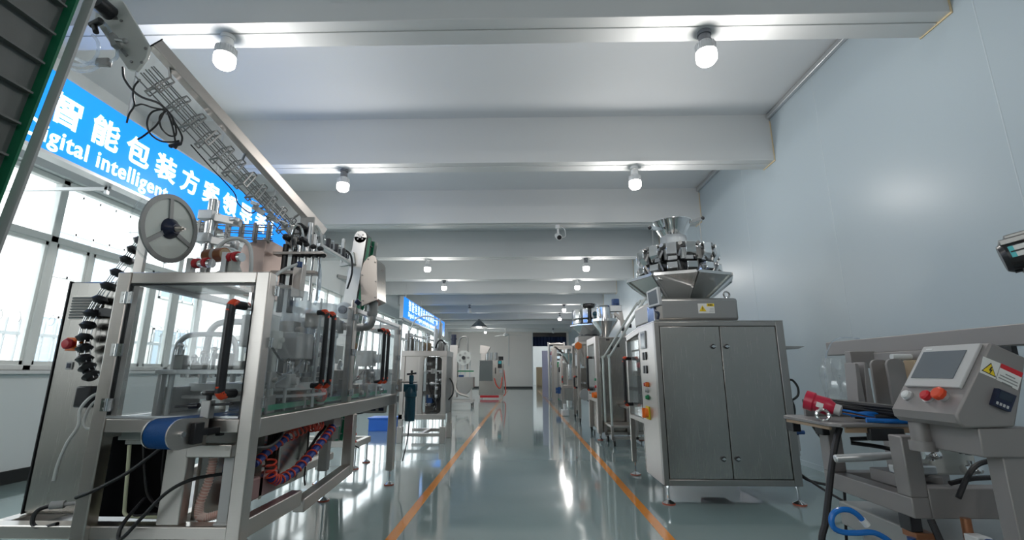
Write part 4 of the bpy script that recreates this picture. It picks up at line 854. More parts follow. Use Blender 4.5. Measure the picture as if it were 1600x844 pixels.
# hanging guide plates behind the tray
def rplate(px0, px1, pt, pb, y, m=SATIN, th=.012, nm='guide_plate'):
    a, b_ = atY(px0, pt, y), atY(px1, pt, y); z0 = atY(px0, pb, y).z; r = (b_.x-a.x)*.33; z1 = a.z; q = []
    for k in range(7): g = math.pi-math.pi/2*k/6; q.append((a.x+r+r*math.cos(g), y, z1-r+r*math.sin(g)))
    for k in range(7): g = math.pi/2-math.pi/2*k/6; q.append((b_.x-r+r*math.cos(g), y, z1-r+r*math.sin(g)))
    q += [(b_.x, y, z0), (a.x, y, z0)]
    return MB().prism(q, (0, th, 0)).build(nm, m, Z, .002)
rplate(1360, 1387, 562, 640, 2.10); rplate(1384, 1412, 561, 640, 2.02)
for q in ([(1336, 567), (1341, 569), (1355, 640), (1343, 640)], [(1350, 566), (1355, 568), (1368, 640), (1356, 640)]):
    MB().prism([atY(*p, 2.06) for p in q], (0, .07, 0)).build('guide_plate', SATIN, Z, .002)
MB().b(1.28, 1.56, 2.2, 2.215, .907, .97).build('back_plate', SATIN, Z)
MB().b(1.64, 1.72, 2.0, 2.06, 1.00, 1.15).build('wooden_block', CARD, Z, .003)
MB().cyl((1.58, 2.04, 1.165), (1.66, 2.04, 1.165), .012).build('white_peg', WHITE, Z)
# control box: a wedge running along the aisle
prof = [(1.255, .945), (1.24, .958), (1.237, .982), (1.379, 1.187), (1.470, 1.142), (1.448, 1.08), (1.395, .948)]
MB().prism([(x, 1.40, z) for x, z in prof], (0, .237, 0)).build('control_box', SATIN, Z, .006)
f0, fd = V((1.2385, 0, .984)), V((.569, 0, .823)).normalized(); fn = V((-.823, 0, .569))
def onface(s0, s1, ya, yb, h0, h1, nm, m, par=Z, bev=.002):
    return MB().prism([f0+fd*s+V((0, y, 0))+fn*h0 for s, y in ((s0, ya), (s1, ya), (s1, yb), (s0, yb))], fn*(h1-h0)).build(nm, m, par, bev)
sc = onface(.082, .238, 1.418, 1.617, 0, .010, 'touch_screen', LIGHTG)
onface(.112, .214, 1.450, 1.603, .010, .012, 'screen', SCREEN, sc, 0)
onface(.222, .227, 1.575, 1.600, .010, .011, 'bezel_mark', WHITE, sc, 0)
for y, m, r, h in ((1.592, WHITE, .014, .018), (1.513, RED, .016, .022)):
    c = f0+fd*.048+V((0, y, 0)); p_ = MB().cyl(c, c+fn*.006, r*1.2, seg=24).build('button_ring', ALU, Z); MB().lathe([(0, .004), (r, .004), (r, h*.8), (r*.7, h), (0, h)], c, fn, 24).build('push_button', m, p_)
c = f0+fd*.052+V((0, 1.462, 0)); p_ = MB().cyl(c, c+fn*.01, .015, seg=24).build('button_neck', ALU, Z)
MB().lathe([(.012, .008), (.019, .012), (.021, .024), (.017, .03), (0, .03)], c, fn, 8).build('stop_button', REDO, p_, .002)
def onside(px, nm, m, d0, d1, par=Z): return MB().prism([V((p.x, 1.40-d1, p.z)) for p in [atY(*q, 1.40) for q in px]], (0, d1-d0, 0)).build(nm, m, par)
lb = onside([(1536, 557), (1563, 568), (1555, 592.5), (1530.5, 582)], 'warning_label', LABELW, 0, .001)
onside([(1548, 567), (1555.5, 590), (1533, 579)], 'triangle_border', PRINT, .001, .0015, lb)
onside([(1547.8, 569), (1553.8, 588), (1535, 578.7)], 'warning_triangle', YELLOW, .0015, .002, lb)
onside([(1547.5, 573), (1544, 579), (1546.5, 579.5), (1544.5, 585), (1550, 578), (1547.2, 577.7), (1549.5, 574)], 'lightning_bolt', PRINT, .002, .0025, lb)
lb = onside([(1564, 568), (1598, 583), (1590, 610), (1556.5, 593.5)], 'notice_label', LABELW, 0, .001)
onside([(1564, 568), (1598, 583), (1595.5, 590), (1562, 574.5)], 'red_band', RED, .001, .0015, lb)
for k, (a, b_) in enumerate(((.30, .75), (.08, .92), (.05, .95), (.25, .75))):
    u0, v0, u1, v1 = 1562, 577, 1595, 592.5; dx, dy = -1.5*k-1, 4.3*k+2.5
    onside([(u0+(u1-u0)*a+dx, v0+(v1-v0)*a+dy), (u0+(u1-u0)*b_+dx, v0+(v1-v0)*b_+dy), (u0+(u1-u0)*b_+dx-.4, v0+(v1-v0)*b_+dy+1.7), (u0+(u1-u0)*a+dx-.4, v0+(v1-v0)*a+dy+1.7)], 'print_line', STEELD, .001, .0013, lb)
dc = onside([(1553, 606.5), (1582, 618.5), (1572.5, 643.5), (1545, 632)], 'counter_unit', NAVY, 0, .012)
onside([(1557, 610), (1578, 619), (1574, 630), (1553, 621)], 'display', SCREEND, .012, .013, dc)
for k in range(4): onside([(1550.5+5.3*k, 626.5+2.3*k), (1553.5+5.3*k, 627.8+2.3*k), (1552.5+5.3*k, 632+2.3*k), (1549.5+5.3*k, 630.7+2.3*k)], 'counter_key', LIGHTG, .012, .0135, dc)
MB().cyl((1.29, 1.60, .86), (1.29, 1.60, .948), .028).cyl((1.29, 1.60, .855), (1.29, 1.60, .885), .036).build('pivot', SATIN, Z)
MB().b(1.30, 1.47, 1.41, 1.60, .865, .945).build('box_mount', SATIN, Z, .004)
# actuators inside the frame
MB().b(1.335, 1.47, 1.78, 1.83, .745, .775).cyl(atY(1304, 717, 1.82), atY(1400, 712, 1.79), .014).build('lever_bar', ALU, Z, .005)
MB().b(1.37, 1.50, 1.80, 1.98, .69, .735).cyl((1.44, 1.84, .73), (1.44, 1.84, .86), .014).cyl((1.44, 1.84, .735), (1.44, 1.84, .745), .035).build('drive_unit', SATIN, Z, .003)
MB().cyl((1.44, 1.84, .727), (1.44, 1.84, .737), .032).build('blue_washer', BLUED, Z)
MB().b(1.40, 1.45, 1.74, 1.80, .69, .72).build('sensor', BLACKP, Z, .003)
for k, (x, z) in enumerate(((1.50, .86), (1.52, .80), (1.66, .82), (1.66, .75))):
    MB().cyl((x-.03, 1.86, z), (x+.03, 1.86, z), .016).cyl((x, 1.86, z-.02), (x, 1.86, z+.03), .010).sph((x, 1.84, z), .014, seg=10).build('air_fitting', CHROME if k % 2 else BLACKP, Z)
for P in ([(1.36, 2.05, .83), (1.45, 2.0, .84), (1.56, 1.96, .845), (1.62, 1.95, .84)], [(1.36, 2.05, .815), (1.45, 2.0, .805), (1.55, 1.96, .78), (1.62, 1.95, .775)], [(1.42, 1.66, .70), (1.46, 1.66, .76), (1.50, 1.66, .80), (1.56, 1.66, .815), (1.62, 1.66, .81)],
          [(1.42, 1.68, .74), (1.50, 1.68, .755), (1.62, 1.68, .76)], [(1.33, 1.62, .89), (1.38, 1.62, .88), (1.44, 1.62, .87)]):
    t_ = MB().tube(P, .008).build('hose', BLACK, Z); MB().cyl(P[-1], V(P[-1])+V((.04, 0, -.002)), .014).build('hose_end', BLACKP, t_)
MB().b(1.55, 1.72, 1.9, 2.1, .72, .83).build('plastic_sheet', CREAM, Z, .01)
MB().cyl((1.43, 1.66, .545), (1.43, 1.66, .64), .014).build('copper_pin', COPPER, Z)
MB().b(1.405, 1.45, 1.60, 1.65, .545, .60).build('white_fitting', WHITE, Z, .003)
MB().tube([(1.50, 1.50, .70), (1.54, 1.50, .80), (1.60, 1.52, .86)], .012).build('hose', BLACK, Z)
MB().bar((1.62, 1.36, .55), (1.62, 1.36, 1.50), .06).build('column', SATIN, Z, .004)
# servo motor at the right edge
B = thing('servo_motor', 'black ribbed motor with a teal and white label at the right edge', 'motor', (1.55, 1.36, 1.36))
c0, c1 = V((1.415, 1.35, 1.425)), V((1.60, 1.17, 1.475)); dm = (c1-c0).normalized()
MB().cyl(c0+dm*.012, c1, .045, seg=28).cyl(c0, c0+dm*.012, .038, .045, seg=28).build('motor_body', BLACKP, B)
for k in range(5):
    a = R(-80+22*k); o_ = V((-.7*math.cos(a), -.7*math.cos(a), math.sin(a)))*.046
    MB().bar(c0+dm*.02+o_, c1+o_, .004, .008, up=o_).build('cooling_rib', BLACK, B)
MB().bar(c0+dm*.0+V((0, 0, .042)), c1+V((0, 0, .042)), .07, .018).bar(c0+dm*.012+V((0, 0, .056)), c1+V((0, 0, .056)), .055, .012).build('top_cover', STEELD, B, .003)
q = V((-.033, -.033, .006))
lb = MB().bar(c0+dm*.022+q, c0+dm*.075+q, .002, .034, up=(0, 0, 1)).build('rating_label', LABELW, B); MB().bar(c0+dm*.018+q*1.01, c0+dm*.029+q*1.01, .002, .034, up=(0, 0, 1)).build('teal_band', TEALL, lb)
MB().bar(c0+dm*.05+V((0, 0, -.056)), c1+V((0, 0, -.056)), .05, .02).build('yellow_flange', mat('brass yellow flange', (.55, .36, .05), .45), B, .003)
MB().bar(c0+dm*.035+V((0, 0, -.042)), c1+V((0, 0, -.042)), .05, .014).build('under_block', BLACKP, B)
# red plug and cables lying on the tray
Gp = thing('red_plug', 'red industrial plug lying on the tray of the sealing machine', 'plug', (1.25, 2.05, .907))
p0, p1 = V((1.205, 2.06, .987)), V((1.290, 1.985, .949)); dp = (p1-p0).normalized()
MB().lathe([(.034, 0), (.040, 0), (.040, .03), (.034, .035), (.036, .08), (.022, .105), (0, .105)], p0, dp, 28).lathe([(0, .01), (.034, .01), (.034, 0)], p0, dp, 28).build('plug_body', mat('red plug plastic', (.55, .02, .06), .3), Gp)
MB().lathe([(.020, .10), (.022, .105), (.022, .125), (.010, .13)], p0, dp, 20).build('cable_clamp', LIGHTG, Gp)
nn = dp.cross(V((0, 0, 1))).normalized(); nn = nn if nn.y < 0 else -nn
MB().bar(p0+dp*.045+nn*.035, p0+dp*.07+nn*.037, .002, .02, up=(0, 0, 1)).build('plug_label', LABELW, Gp)
e = p0+dp*.13
o = None
for k, (m, dz, dx) in enumerate(((BLUET, .004, 0), (mat('brown wire', (.3, .13, .06), .4), -.004, 0), (BLACK, 0, .006), (BLUET, -.006, .004))):
    MB().tube([e+V((0, 0, dz)), e+V((.03, -.015, -.006+dz)), e+V((.09, -.03, -.018+dz*.5)), e+V((.16, -.03, -.022)), e+V((.22, -.03, -.020+dz))], .0055).build('core_wire', m, Gp)
for k in range(3):
    o = MB().tube([(1.245+.01*k, 2.15-.027*k, .972-.004*k), (1.30+.01*k, 2.13-.027*k, .98-.01*k), (1.38+.012*k, 2.04-.024*k, .972-.012*k), (1.44+.012*k, 1.90-.02*k, .965-.012*k), (1.50+.01*k, 1.80-.02*k, .955-.012*k)], .012).build('black_cable', BLACK)
    tag(o, ['thick black cable on the tray, uppermost of three running behind the red plug', 'thick black cable on the tray, middle of three behind the red plug', 'thick black cable on the tray, lowest of three behind the red plug'][k], 'cable', 'cables on the tray')
for k, (P, lb) in enumerate((([(1.33, 1.98, .930), (1.38, 1.96, .938), (1.44, 1.95, .933), (1.50, 1.92, .925)], 'short blue air tube lying on the tray near the control box'), ([(1.34, 1.91, .918), (1.42, 1.895, .916), (1.50, 1.89, .916)], 'blue air tube along the front edge of the tray'))):
    tag(MB().tube(P, .009).build('air_tube', BLUET), lb, 'tube')
tag(MB().tube([(1.36, 2.00, .925), (1.43, 1.93, .927), (1.50, 1.91, .925)], .011).build('black_cable', BLACK), 'black cable lying between blue tubes on the tray', 'cable')
# hanging and floor cables
tag(MB().tube([atY(1312, 668, 1.96), atY(1306, 690, 1.96), atY(1300, 725, 1.95), atY(1295, 770, 1.94), atY(1290, 815, 1.93), atY(1285, 860, 1.92), V((1.14, 1.92, .2)), V((1.08, 1.92, .05)), V((.98, 1.92, .012))], .012).build('black_cable', BLACK), 'thick black cable hanging straight down in front of the sealing machine', 'cable')
tag(MB().tube([(2.40, 4.40, .27), (2.47, 4.35, .19), (2.62, 4.25, .17), (2.75, 4.1, .22), (2.85, 3.7, .4), (2.8, 3.3, .8)], .012).build('black_cable', BLACK), 'black cable looping up from the lower right edge of the bagging machine', 'cable')
tag(MB().tube([(2.42, 4.40, .24), (2.55, 4.2, .12), (2.72, 4.0, .02), (2.9, 3.6, .012), (2.7, 3.1, .012), (2.5, 2.6, .012)], .010).build('black_cable', BLACK), 'black cable on the floor behind the sealing machine', 'cable')
tag(MB().tube([atY(1266, 660, 2.2), atY(1280, 680, 2.22), atY(1296, 700, 2.24), atY(1310, 715, 2.26), atY(1318, 745, 2.28), V((1.45, 2.32, .3)), V((1.46, 2.34, .007))], .006).build('thin_cable', BLACK), 'thin black wire slanting from the tray to the frame', 'cable')
Cb = thing('blue_hose', 'bright blue air hose bent in a wide loop at the lower right', 'hose', (1.25, 1.7, .5))
hl = [atY(*p, 1.72) for p in ((1347, 812), (1338, 803), (1326, 797), (1312, 797), (1302, 803), (1299, 814), (1304, 826), (1318, 832), (1340, 833), (1362, 832), (1378, 838), (1392, 848), (1402, 860))]
MB().tube(hl, .009, 6, 10).build('tube', BLUET, Cb)
MB().cyl(hl[0], hl[0]+V((.014, 0, -.018)), .011).build('hose_end', WHITE, Cb)
Vv = thing('valve_assembly', 'small black and blue valve assembly beside the blue hose loop', 'valve', (1.31, 1.75, .42))
MB().b(1.305, 1.345, 1.73, 1.78, .575, .625).build('valve_head', BLACKP, Vv, .003)
MB().b(1.31, 1.375, 1.72, 1.78, .555, .575).build('valve_plate', COPPER, Vv, .002)
MB().b(1.32, 1.35, 1.73, 1.77, .42, .555).build('valve_stem', STEELD, Vv, .003)
MB().cyl((1.30, 1.73, .56), (1.30, 1.73, .52), .012).cyl((1.305, 1.73, .52), (1.305, 1.73, .43), .009).build('blue_fitting', BLUED, Vv)
tag(MB().lathe([(0, 0), (.028, 0), (.034, .02), (.018, .045), (.01, .06), (0, .06)], (1.432, 1.56, .579), (-1, .15, -.2), 20).build('blue_coupling', BLUED), 'blue hose coupling lying beside the white fitting on the machine base', 'coupling')
tag(MB().tube([(1.335, 1.68, .63), (1.34, 1.66, .56), (1.34, 1.64, .50), (1.33, 1.62, .44), (1.29, 1.60, .38), (1.26, 1.6, .2), (1.2, 1.6, .011)], .0105).build('black_cable', BLACK), 'black cable dropping from the frame corner behind the blue hose loop', 'cable')
# transparent bag film hanging behind
tag(MB().tube([(1.62, 2.55, .80), (1.58, 2.5, 1.0), (1.56, 2.46, 1.14), (1.60, 2.45, 1.245), (1.66, 2.45, 1.275), (1.75, 2.45, 1.272)], .004).build('thin_tube', CLEARB), 'thin clear tube arching over the end of the grey top beam', 'tube')
fm = MB(); G = []
for i in range(9):
    row = []
    for j in range(9):
        u, v = i/8, j/8; row.append(fm.bm.verts.new((1.50+.16*u, 2.40+.015*math.sin(9*u+4*v)+.012*math.sin(17*u-7*v), .95+.22*v)))
    G.append(row)
for i in range(8):
    for j in range(8): fm.bm.faces.new((G[i][j], G[i+1][j], G[i+1][j+1], G[i][j+1]))
tag(fm.build('plastic_film', clear('crinkled film', (.93, .95, .95), .5, .12, .25)), 'crinkled clear plastic film hanging under the left end of the grey beam', 'film')
# ================================================================ farther machines
def caster(par, x, y, r=.045):
    o = MB().b(x-.028, x+.028, y-.03, y+.03, r*1.9, r*2.05).bar((x-.02, y, r), (x-.02, y, r*1.95), .006, .03).bar((x+.02, y, r), (x+.02, y, r*1.95), .006, .03).build('caster', CHROME, par)
    MB().cyl((x-.014, y, r), (x+.014, y, r), r, seg=18).build('wheel', BLACK, o); return o
# rolling steps
L = thing('rolling_steps', 'rolling steel step platform with slanting handrails between the two right machines', 'steps', (1.6, 7.7, 0))
for y in (7.45, 8.02):
    MB().tube([(1.375, y, .10), (1.375, y, 1.30), (1.40, y, 1.37), (1.97, y, 2.22), (2.02, y, 2.25), (2.1, y, 2.25), (2.1, y, 1.1)], .019, 4, 10).build('handrail', mat('pale rail tube', (.60, .63, .60), .35, .6) if 'pale rail tube' not in MATS else MATS['pale rail tube'], L)
    for f in (.25, .6): MB().b(1.375+.6*f-.02, 1.375+.6*f+.02, y-.012, y+.012, 1.33+.88*f-.06, 1.33+.88*f+.0).build('rail_clamp', BLACKP, L)
    for x in (1.375, 1.75, 2.1): MB().b(x-.02, x+.02, y-.02, y+.02, .1, .30 if x < 1.5 else (.58 if x < 2 else 1.1)).build('leg', STEEL, L)
    MB().b(1.375, 2.12, y-.02, y+.02, .10, .14).build('base_rail', STEEL, L)
for x0_, x1_, z in ((1.36, 1.75, .30), (1.62, 2.10, .58), (1.9, 2.14, 1.08)): MB().b(x0_, x1_, 7.44, 8.04, z-.035, z).build('step', STEEL, L, .004)
for x in (1.40, 2.08):
    for y in (7.47, 8.0): caster(L, x, y)
# second bagging machine with auger
A2 = thing('bagging_machine', 'second steel bagging machine down the right side with a funnel filler above', 'machine', (1.6, 8.7, 0))
MB().b(1.33, 2.05, 8.12, 9.2, .12, 1.70).build('cabinet_body', STEELH, A2, .006)
MB().b(1.27, 1.33, 8.12, 8.3, .10, 1.72).b(1.27, 1.33, 9.1, 9.2, .10, 1.72).b(1.27, 1.33, 8.3, 9.1, 1.60, 1.72).b(1.27, 1.33, 8.3, 9.1, .60, .70).build('side_frame', STEEL, A2, .004)
MB().b(1.268, 1.272, 8.3, 9.1, .70, 1.6).build('clear_door', ACRYL, A2)
MB().b(1.29, 1.31, 8.35, 9.05, .72, 1.58).build('inner_back', STEELD, A2)
dhandle(A2, (1.27, 8.55, 1.36), (1.27, 8.55, .80), (-1, 0, 0), .09, .022)
MB().cyl((1.27, 8.2, .72), (1.22, 8.2, .72), .055, .05).b(1.19, 1.24, 8.19, 8.22, .68, .76).build('main_switch', ORANGE, A2)
for y, z, m in ((8.2, .86, RED), (8.2, .98, GREENP)): MB().cyl((1.27, y, z), (1.245, y, z), .022).build('push_button', m, A2)
for x, y in ((1.30, 8.15), (1.98, 8.15), (1.98, 9.15)): foot(A2, x, y, .13)
for x, y in ((1.42, 8.2), (1.3, 9.15)): caster(A2, x, y, .05)
MB().b(1.46, 1.52, 8.115, 8.12, 1.64, 1.67).build('small_label', PRINT, A2)
F2 = thing('auger_filler', 'shiny conical auger filler with blue motor above the second right machine', 'filler', (1.58, 8.75, 1.70))
MB().lathe([(.06, 1.70), (.06, 1.75), (.235, 2.03), (.245, 2.03), (.245, 2.06), (.225, 2.06), (.05, 1.76), (.05, 1.70)], (1.56, 8.75, 0), seg=36, closed=True).build('funnel', CHROME, F2)
MB().lathe([(0, 2.06), (.24, 2.06), (.24, 2.08), (.13, 2.10), (.13, 2.30), (.10, 2.34), (0, 2.34)], (1.56, 8.75, 0), seg=30).build('auger_head', CHROME, F2)
for k in range(6):
    a = k*1.05; MB().cyl((1.56+.2*math.cos(a), 8.75+.2*math.sin(a), 2.04), (1.56+.2*math.cos(a), 8.75+.2*math.sin(a), 2.16), .016, seg=10).build('clamp', STEELD, F2)
MB().b(1.66, 1.88, 8.68, 8.82, 2.22, 2.34).build('gear_box', ALU, F2, .01)
MB().cyl((1.78, 8.75, 2.34), (1.78, 8.75, 2.46), .075).b(1.73, 1.83, 8.66, 8.70, 2.37, 2.45).build('motor', BLUED, F2)
MB().sph((1.38, 8.72, 2.18), .05).cyl((1.38, 8.72, 2.06), (1.38, 8.72, 2.18), .03).build('agitator_motor', TEAL, F2)
MB().bar((1.92, 8.75, 1.70), (1.86, 8.75, 2.25), .07, .07).bar((1.75, 8.75, 2.2), (1.95, 8.75, 2.0), .06, .06).build('support', STEEL, F2, .004)
for cx_, cr, ct in ((1.45, .05, 2.27), (1.62, .03, 2.22)): MB().cyl((cx_, 8.69, 2.08), (cx_, 8.69, ct), cr).build('cylinder', CHROME, F2)
# second weigher farther down
def weigher(x, y, z, lb, s=1.0):
    t = thing('multihead_weigher', lb, 'weigher', (x, y, z))
    MB().b(x-.35*s, x+.35*s, y-.35*s, y+.35*s, z, z+.16*s).build('base_box', STEELD, t, .02)
    MB().lathe([(.22*s, z+.16*s), (.5*s, z+.42*s), (.5*s, z+.45*s), (.2*s, z+.2*s)], (x, y, 0), seg=8, closed=True).build('chute', CHROME, t)
    MB().cyl((x, y, z+.16*s), (x, y, z+.85*s), .25*s, seg=24).build('core', BLACKP, t)
    for k in range(12):
        a = 2*math.pi*(k+.3)/12; c = V((x, y, z)); d = V((math.cos(a), math.sin(a), 0))
        MB().box(c+d*.38*s+V((0, 0, .72*s)), (.12*s, .14*s, .24*s), a).build('feed_hopper', CHROME, t, .01)
        MB().box(c+d*.40*s+V((0, 0, .52*s)), (.10*s, .12*s, .1*s), a).build('weigh_hopper', CHROME, t, .01)
    MB().lathe([(.1*s, z+.85*s), (.22*s, z+1.0*s), (.1*s, z+.88*s)], (x, y, 0), seg=20).build('infeed_funnel', CHROME, t)
    return t
T = thing('bagging_machine', 'bagging machine on slim posts with a sloping hood, third down the right side', 'machine', (1.55, 11.4, 0))
for x in (1.30, 1.9):
    for y in (10.9, 11.9): MB().b(x-.03, x+.03, y-.03, y+.03, .1, 1.78).build('post', STEEL, T); caster(T, x, y, .045)
MB().b(1.27, 1.93, 10.87, 11.93, 1.74, 1.80).build('platform', STEEL, T)
MB().prism([(1.30, 10.9, 1.74), (1.9, 10.9, 1.74), (1.72, 10.9, 1.25), (1.5, 10.9, 1.25)], (0, .9, 0)).build('hood', STEELH, T)
MB().b(1.35, 1.88, 10.95, 11.85, .55, 1.2).build('cabinet_body', STEELH, T, .006)
MB().b(1.33, 1.36, 11.0, 11.35, .75, 1.1).build('control_panel', LIGHTG, T)
dhandle(T, (1.27, 10.98, 1.0), (1.27, 10.98, .76), (-1, -.2, 0), .07, .02, CORAL)
MB().cyl((1.40, 10.85, .62), (1.40, 10.6, .62), .10).cyl((1.40, 10.6, .62), (1.40, 10.55, .62), .13).build('motor', ALU, T)
MB().b(1.27, 1.30, 10.95, 11.3, 1.25, 1.5).build('screen_box', LIGHTG, T, .004)
for k in range(8): MB().cyl((1.36+.07*(k % 4), 10.93, .66+.2*(k//4)), (1.36+.07*(k % 4), 10.84, .66+.2*(k//4)), .022, seg=10).build('valve', [CHROME, STEELD, ALU][k % 3], T)
MB().bar((1.45, 10.88, 1.2), (1.45, 10.88, 1.7), .04).bar((1.62, 10.88, .15), (1.62, 10.88, 1.2), .03).b(1.3, 1.9, 10.88, 10.92, .5, .54).build('brace', STEEL, T)
MB().tube([(1.45, 10.86, .5), (1.55, 10.8, .4), (1.6, 10.82, .2), (1.55, 10.85, .12)], .012).build('cable', BLACK, T)
weigher(1.66, 11.4, 1.80, 'second round weigher with chrome hoppers, above the third right machine', .95)
tag(MB().cyl((1.30, 10.84, 1.70), (1.30, 10.80, 1.70), .09, seg=6).build('orange_sign', ORANGE, bev=.005), 'small orange hexagon plate on the hood of the third right machine', 'plate')
U = thing('powder_filler', 'small steel filler with an open funnel on a wheeled stand, right side', 'filler', (1.35, 13.4, 0))
for x in (1.14, 1.5):
    for y in (13.2, 13.6): MB().b(x-.02, x+.02, y-.02, y+.02, .1, .72).build('leg', STEEL, U); caster(U, x, y, .045)
MB().b(1.10, 1.55, 13.15, 13.65, .68, .75).b(1.28, 1.5, 13.3, 13.6, .75, 1.25).build('stand', STEEL, U, .004)
MB().lathe([(.05, 1.32), (.06, 1.32), (.25, 1.62), (.24, 1.62)], (1.33, 13.3, 0), seg=28, closed=True).cyl((1.33, 13.3, .9), (1.33, 13.3, 1.34), .06).build('funnel', CHROME, U)
MB().b(1.08, 1.14, 13.2, 13.5, .75, 1.55).build('column', STEEL, U, .004)
MB().bar((1.55, 13.2, 1.15), (1.70, 13.2, 1.60), .06).build('screw_conveyor', ALU, U)
dhandle(U, (1.12, 13.15, .98), (1.12, 13.15, .84), (-.3, -1, 0), .05, .018, CORAL)
tag(MB().b(1.02, 1.2, 12.4, 12.7, .0, .16).cyl((1.11, 12.5, .16), (1.11, 12.5, .3), .05).build('white_canister', WHITE, bev=.02), 'small white canister on the floor below the powder filler', 'canister')
Q = thing('bagging_machine', 'far steel machine with tall pale posts in front of the lilac panel, right side', 'machine', (1.4, 17.3, 0))
for x, y in ((1.18, 16.6), (1.18, 18.0), (1.9, 16.6), (1.9, 18.0)): MB().b(x-.05, x+.05, y-.05, y+.05, 0, 2.0).build('post', STEEL, Q)
MB().b(1.35, 1.95, 16.5, 17.6, .15, 1.42).build('cabinet_body', STEELH, Q, .006)
MB().b(1.1, 1.95, 16.55, 16.65, 1.95, 2.03).b(1.1, 1.95, 17.9, 18.0, 1.95, 2.03).build('top_rail', STEEL, Q)
for k in range(12): MB().box((1.25+random.random()*.6, 16.7+random.random()*1.0, 1.5+random.random()*.4), (.12, .15, .1), random.random()).build('mechanism_housing', random.choice([STEELD, CHROME, BLACKP, PLATEG]), Q, .005)
MB().bar((1.2, 16.5, 1.95), (1.75, 16.5, 1.5), .05).build('slanted_arm', BLACKP, Q)
MB().cyl((1.34, 16.9, 1.2), (1.30, 16.9, 1.2), .1).b(1.33, 1.35, 16.6, 16.85, .5, .62).build('dial', BLACKP, Q)
MB().b(1.15, 1.33, 16.55, 16.75, .38, .6).build('motor', BLUED, Q, .01)
o = thing('pipe_frame_machine', 'farthest right machine with a bent pipe frame beside the lilac panel', 'machine', (1.1, 20, 0))
MB().tube([(1.12, 19.6, .02), (1.12, 19.6, 2.15), (1.16, 19.6, 2.25), (1.7, 19.6, 2.25), (1.76, 19.6, 2.15), (1.76, 19.6, .02)], .05, 4, 8).build('pipe_frame', STEEL, o)
MB().b(1.2, 1.8, 19.7, 20.5, .05, 1.3).build('cabinet_body', STEELD, o, .006)
for k in range(7): MB().box((1.22+random.random()*.48, 19.8, 1.4+random.random()*.7), (.14, .12, .14), random.random()).build('mechanism_housing', random.choice([STEELD, CHROME, BLACKP, MAGENTA]), o, .005)
tag(MB().b(.93, 1.55, 22.0, 22.12, 0, 2.1).build('lilac_panel', LILAC, bev=.01), 'tall lilac painted panel standing at the far end of the right row', 'panel')
for k, (x, h, m) in enumerate(((1.1, 1.5, CARD), (1.9, 1.2, RED), (2.4, 1.9, GREENP))):
    tag(MB().b(x, x+.45, 36.5, 37.2, 0, h).b(x+.02, x+.43, 36.45, 36.5, .1, h-.1).build('storage_box', m, bev=.02), ['brown storage box seen through the end doorway', 'red storage box seen through the end doorway', 'green storage box seen through the end doorway'][k], 'box')
# ---------------------------------------------------------------- left: second machine
Y = thing('packaging_machine', 'second steel machine on the left with a dark round-cornered window', 'machine', (-1.55, 8.2, 0))
ya, yb = 7.7, 8.42; xa, xb = -2.0, -1.24
MB().b(xa, xb, ya, ya+.07, 1.36, 1.44).build('top_rail', STEEL, Y, .005)
MB().b(xb-.07, xb, ya+.07, yb, 1.36, 1.44).build('side_rail', STEEL, Y, .005)
for x in (xb-.08, -1.70): MB().b(x, x+.075, ya+.005, ya+.07, .36, 1.36).build('post', STEEL, Y, .005)
MB().b(xb-.07, xb, yb-.07, yb, .1, 1.36).b(xa, xa+.07, ya, ya+.07, .1, 1.36).build('post', STEEL, Y, .005)
MB().b(xa, xb, ya, ya+.07, .36, .44).build('cross_rail', STEEL, Y, .005)
MB().b(xa+.07, -1.70, ya+.02, ya+.04, .44, 1.36).build('front_panel', mat('warm steel panel', (.62, .57, .53), .38, 1), Y, .003)
MB().b(-1.63, -1.31, ya+.30, ya+.32, .44, 1.36).b(-1.63, -1.31, ya+.07, ya+.3, .44, .46).build('window_recess', mat('dark recess steel', (.16, .155, .15), .4, 1), Y)
fr = [(-1.625+.35*u, .44+.92*v) for u, v in ((0, 0), (1, 0), (1, 1), (0, 1))]
for cxn, czn, sx, sz in ((-1.625, .44, 1, 1), (-1.315, .44, -1, 1), (-1.315, 1.36, -1, -1), (-1.625, 1.36, 1, -1)):
    pts = [(cxn, ya+.03, czn), (cxn+sx*.09, ya+.03, czn)]+[(cxn+sx*(.09-.09*math.sin(g)), ya+.03, czn+sz*(.09-.09*math.cos(g))) for g in (R(22), R(45), R(68))]+[(cxn, ya+.03, czn+sz*.09)]
    MB().prism(pts, (0, .02, 0)).build('corner_plate', STEEL, Y)
MB().cyl((-1.44, ya+.2, .5), (-1.44, ya+.2, 1.34), .02).b(-1.52, -1.42, ya+.12, ya+.22, 1.08, 1.16).build('drive_rod', CHROME, Y)
MB().b(-1.58, -1.48, ya+.12, ya+.25, .60, .74).build('motor', BLUED, Y, .01)
for z in (1.12, .92): MB().cyl((-1.61, ya+.15, z), (-1.32, ya+.15, z), .014).cyl((-1.52, ya+.15, z), (-1.47, ya+.15, z), .03).build('cross_rod', ALU, Y)
for P in ([(-1.56, ya+.1, 1.0), (-1.52, ya+.09, .8), (-1.42, ya+.1, .6), (-1.45, ya+.1, .5)], [(-1.40, ya+.1, 1.05), (-1.36, ya+.09, .9), (-1.34, ya+.1, .75), (-1.4, ya+.12, .62)]): MB().tube(P, .012).build('cable', BLACK, Y)
MB().b(-1.31, -1.25, ya+.07, yb-.07, .44, 1.36).build('side_panel', STEELD, Y)
for x, y in ((xb-.04, ya+.035), (xa+.035, ya+.035), (xb-.035, yb-.035)):
    MB().b(x-.045, x+.045, y-.045, y+.045, .0, .25).cyl((x, y, .2), (x, y, .37), .014).build('leg', STEEL, Y, .005)
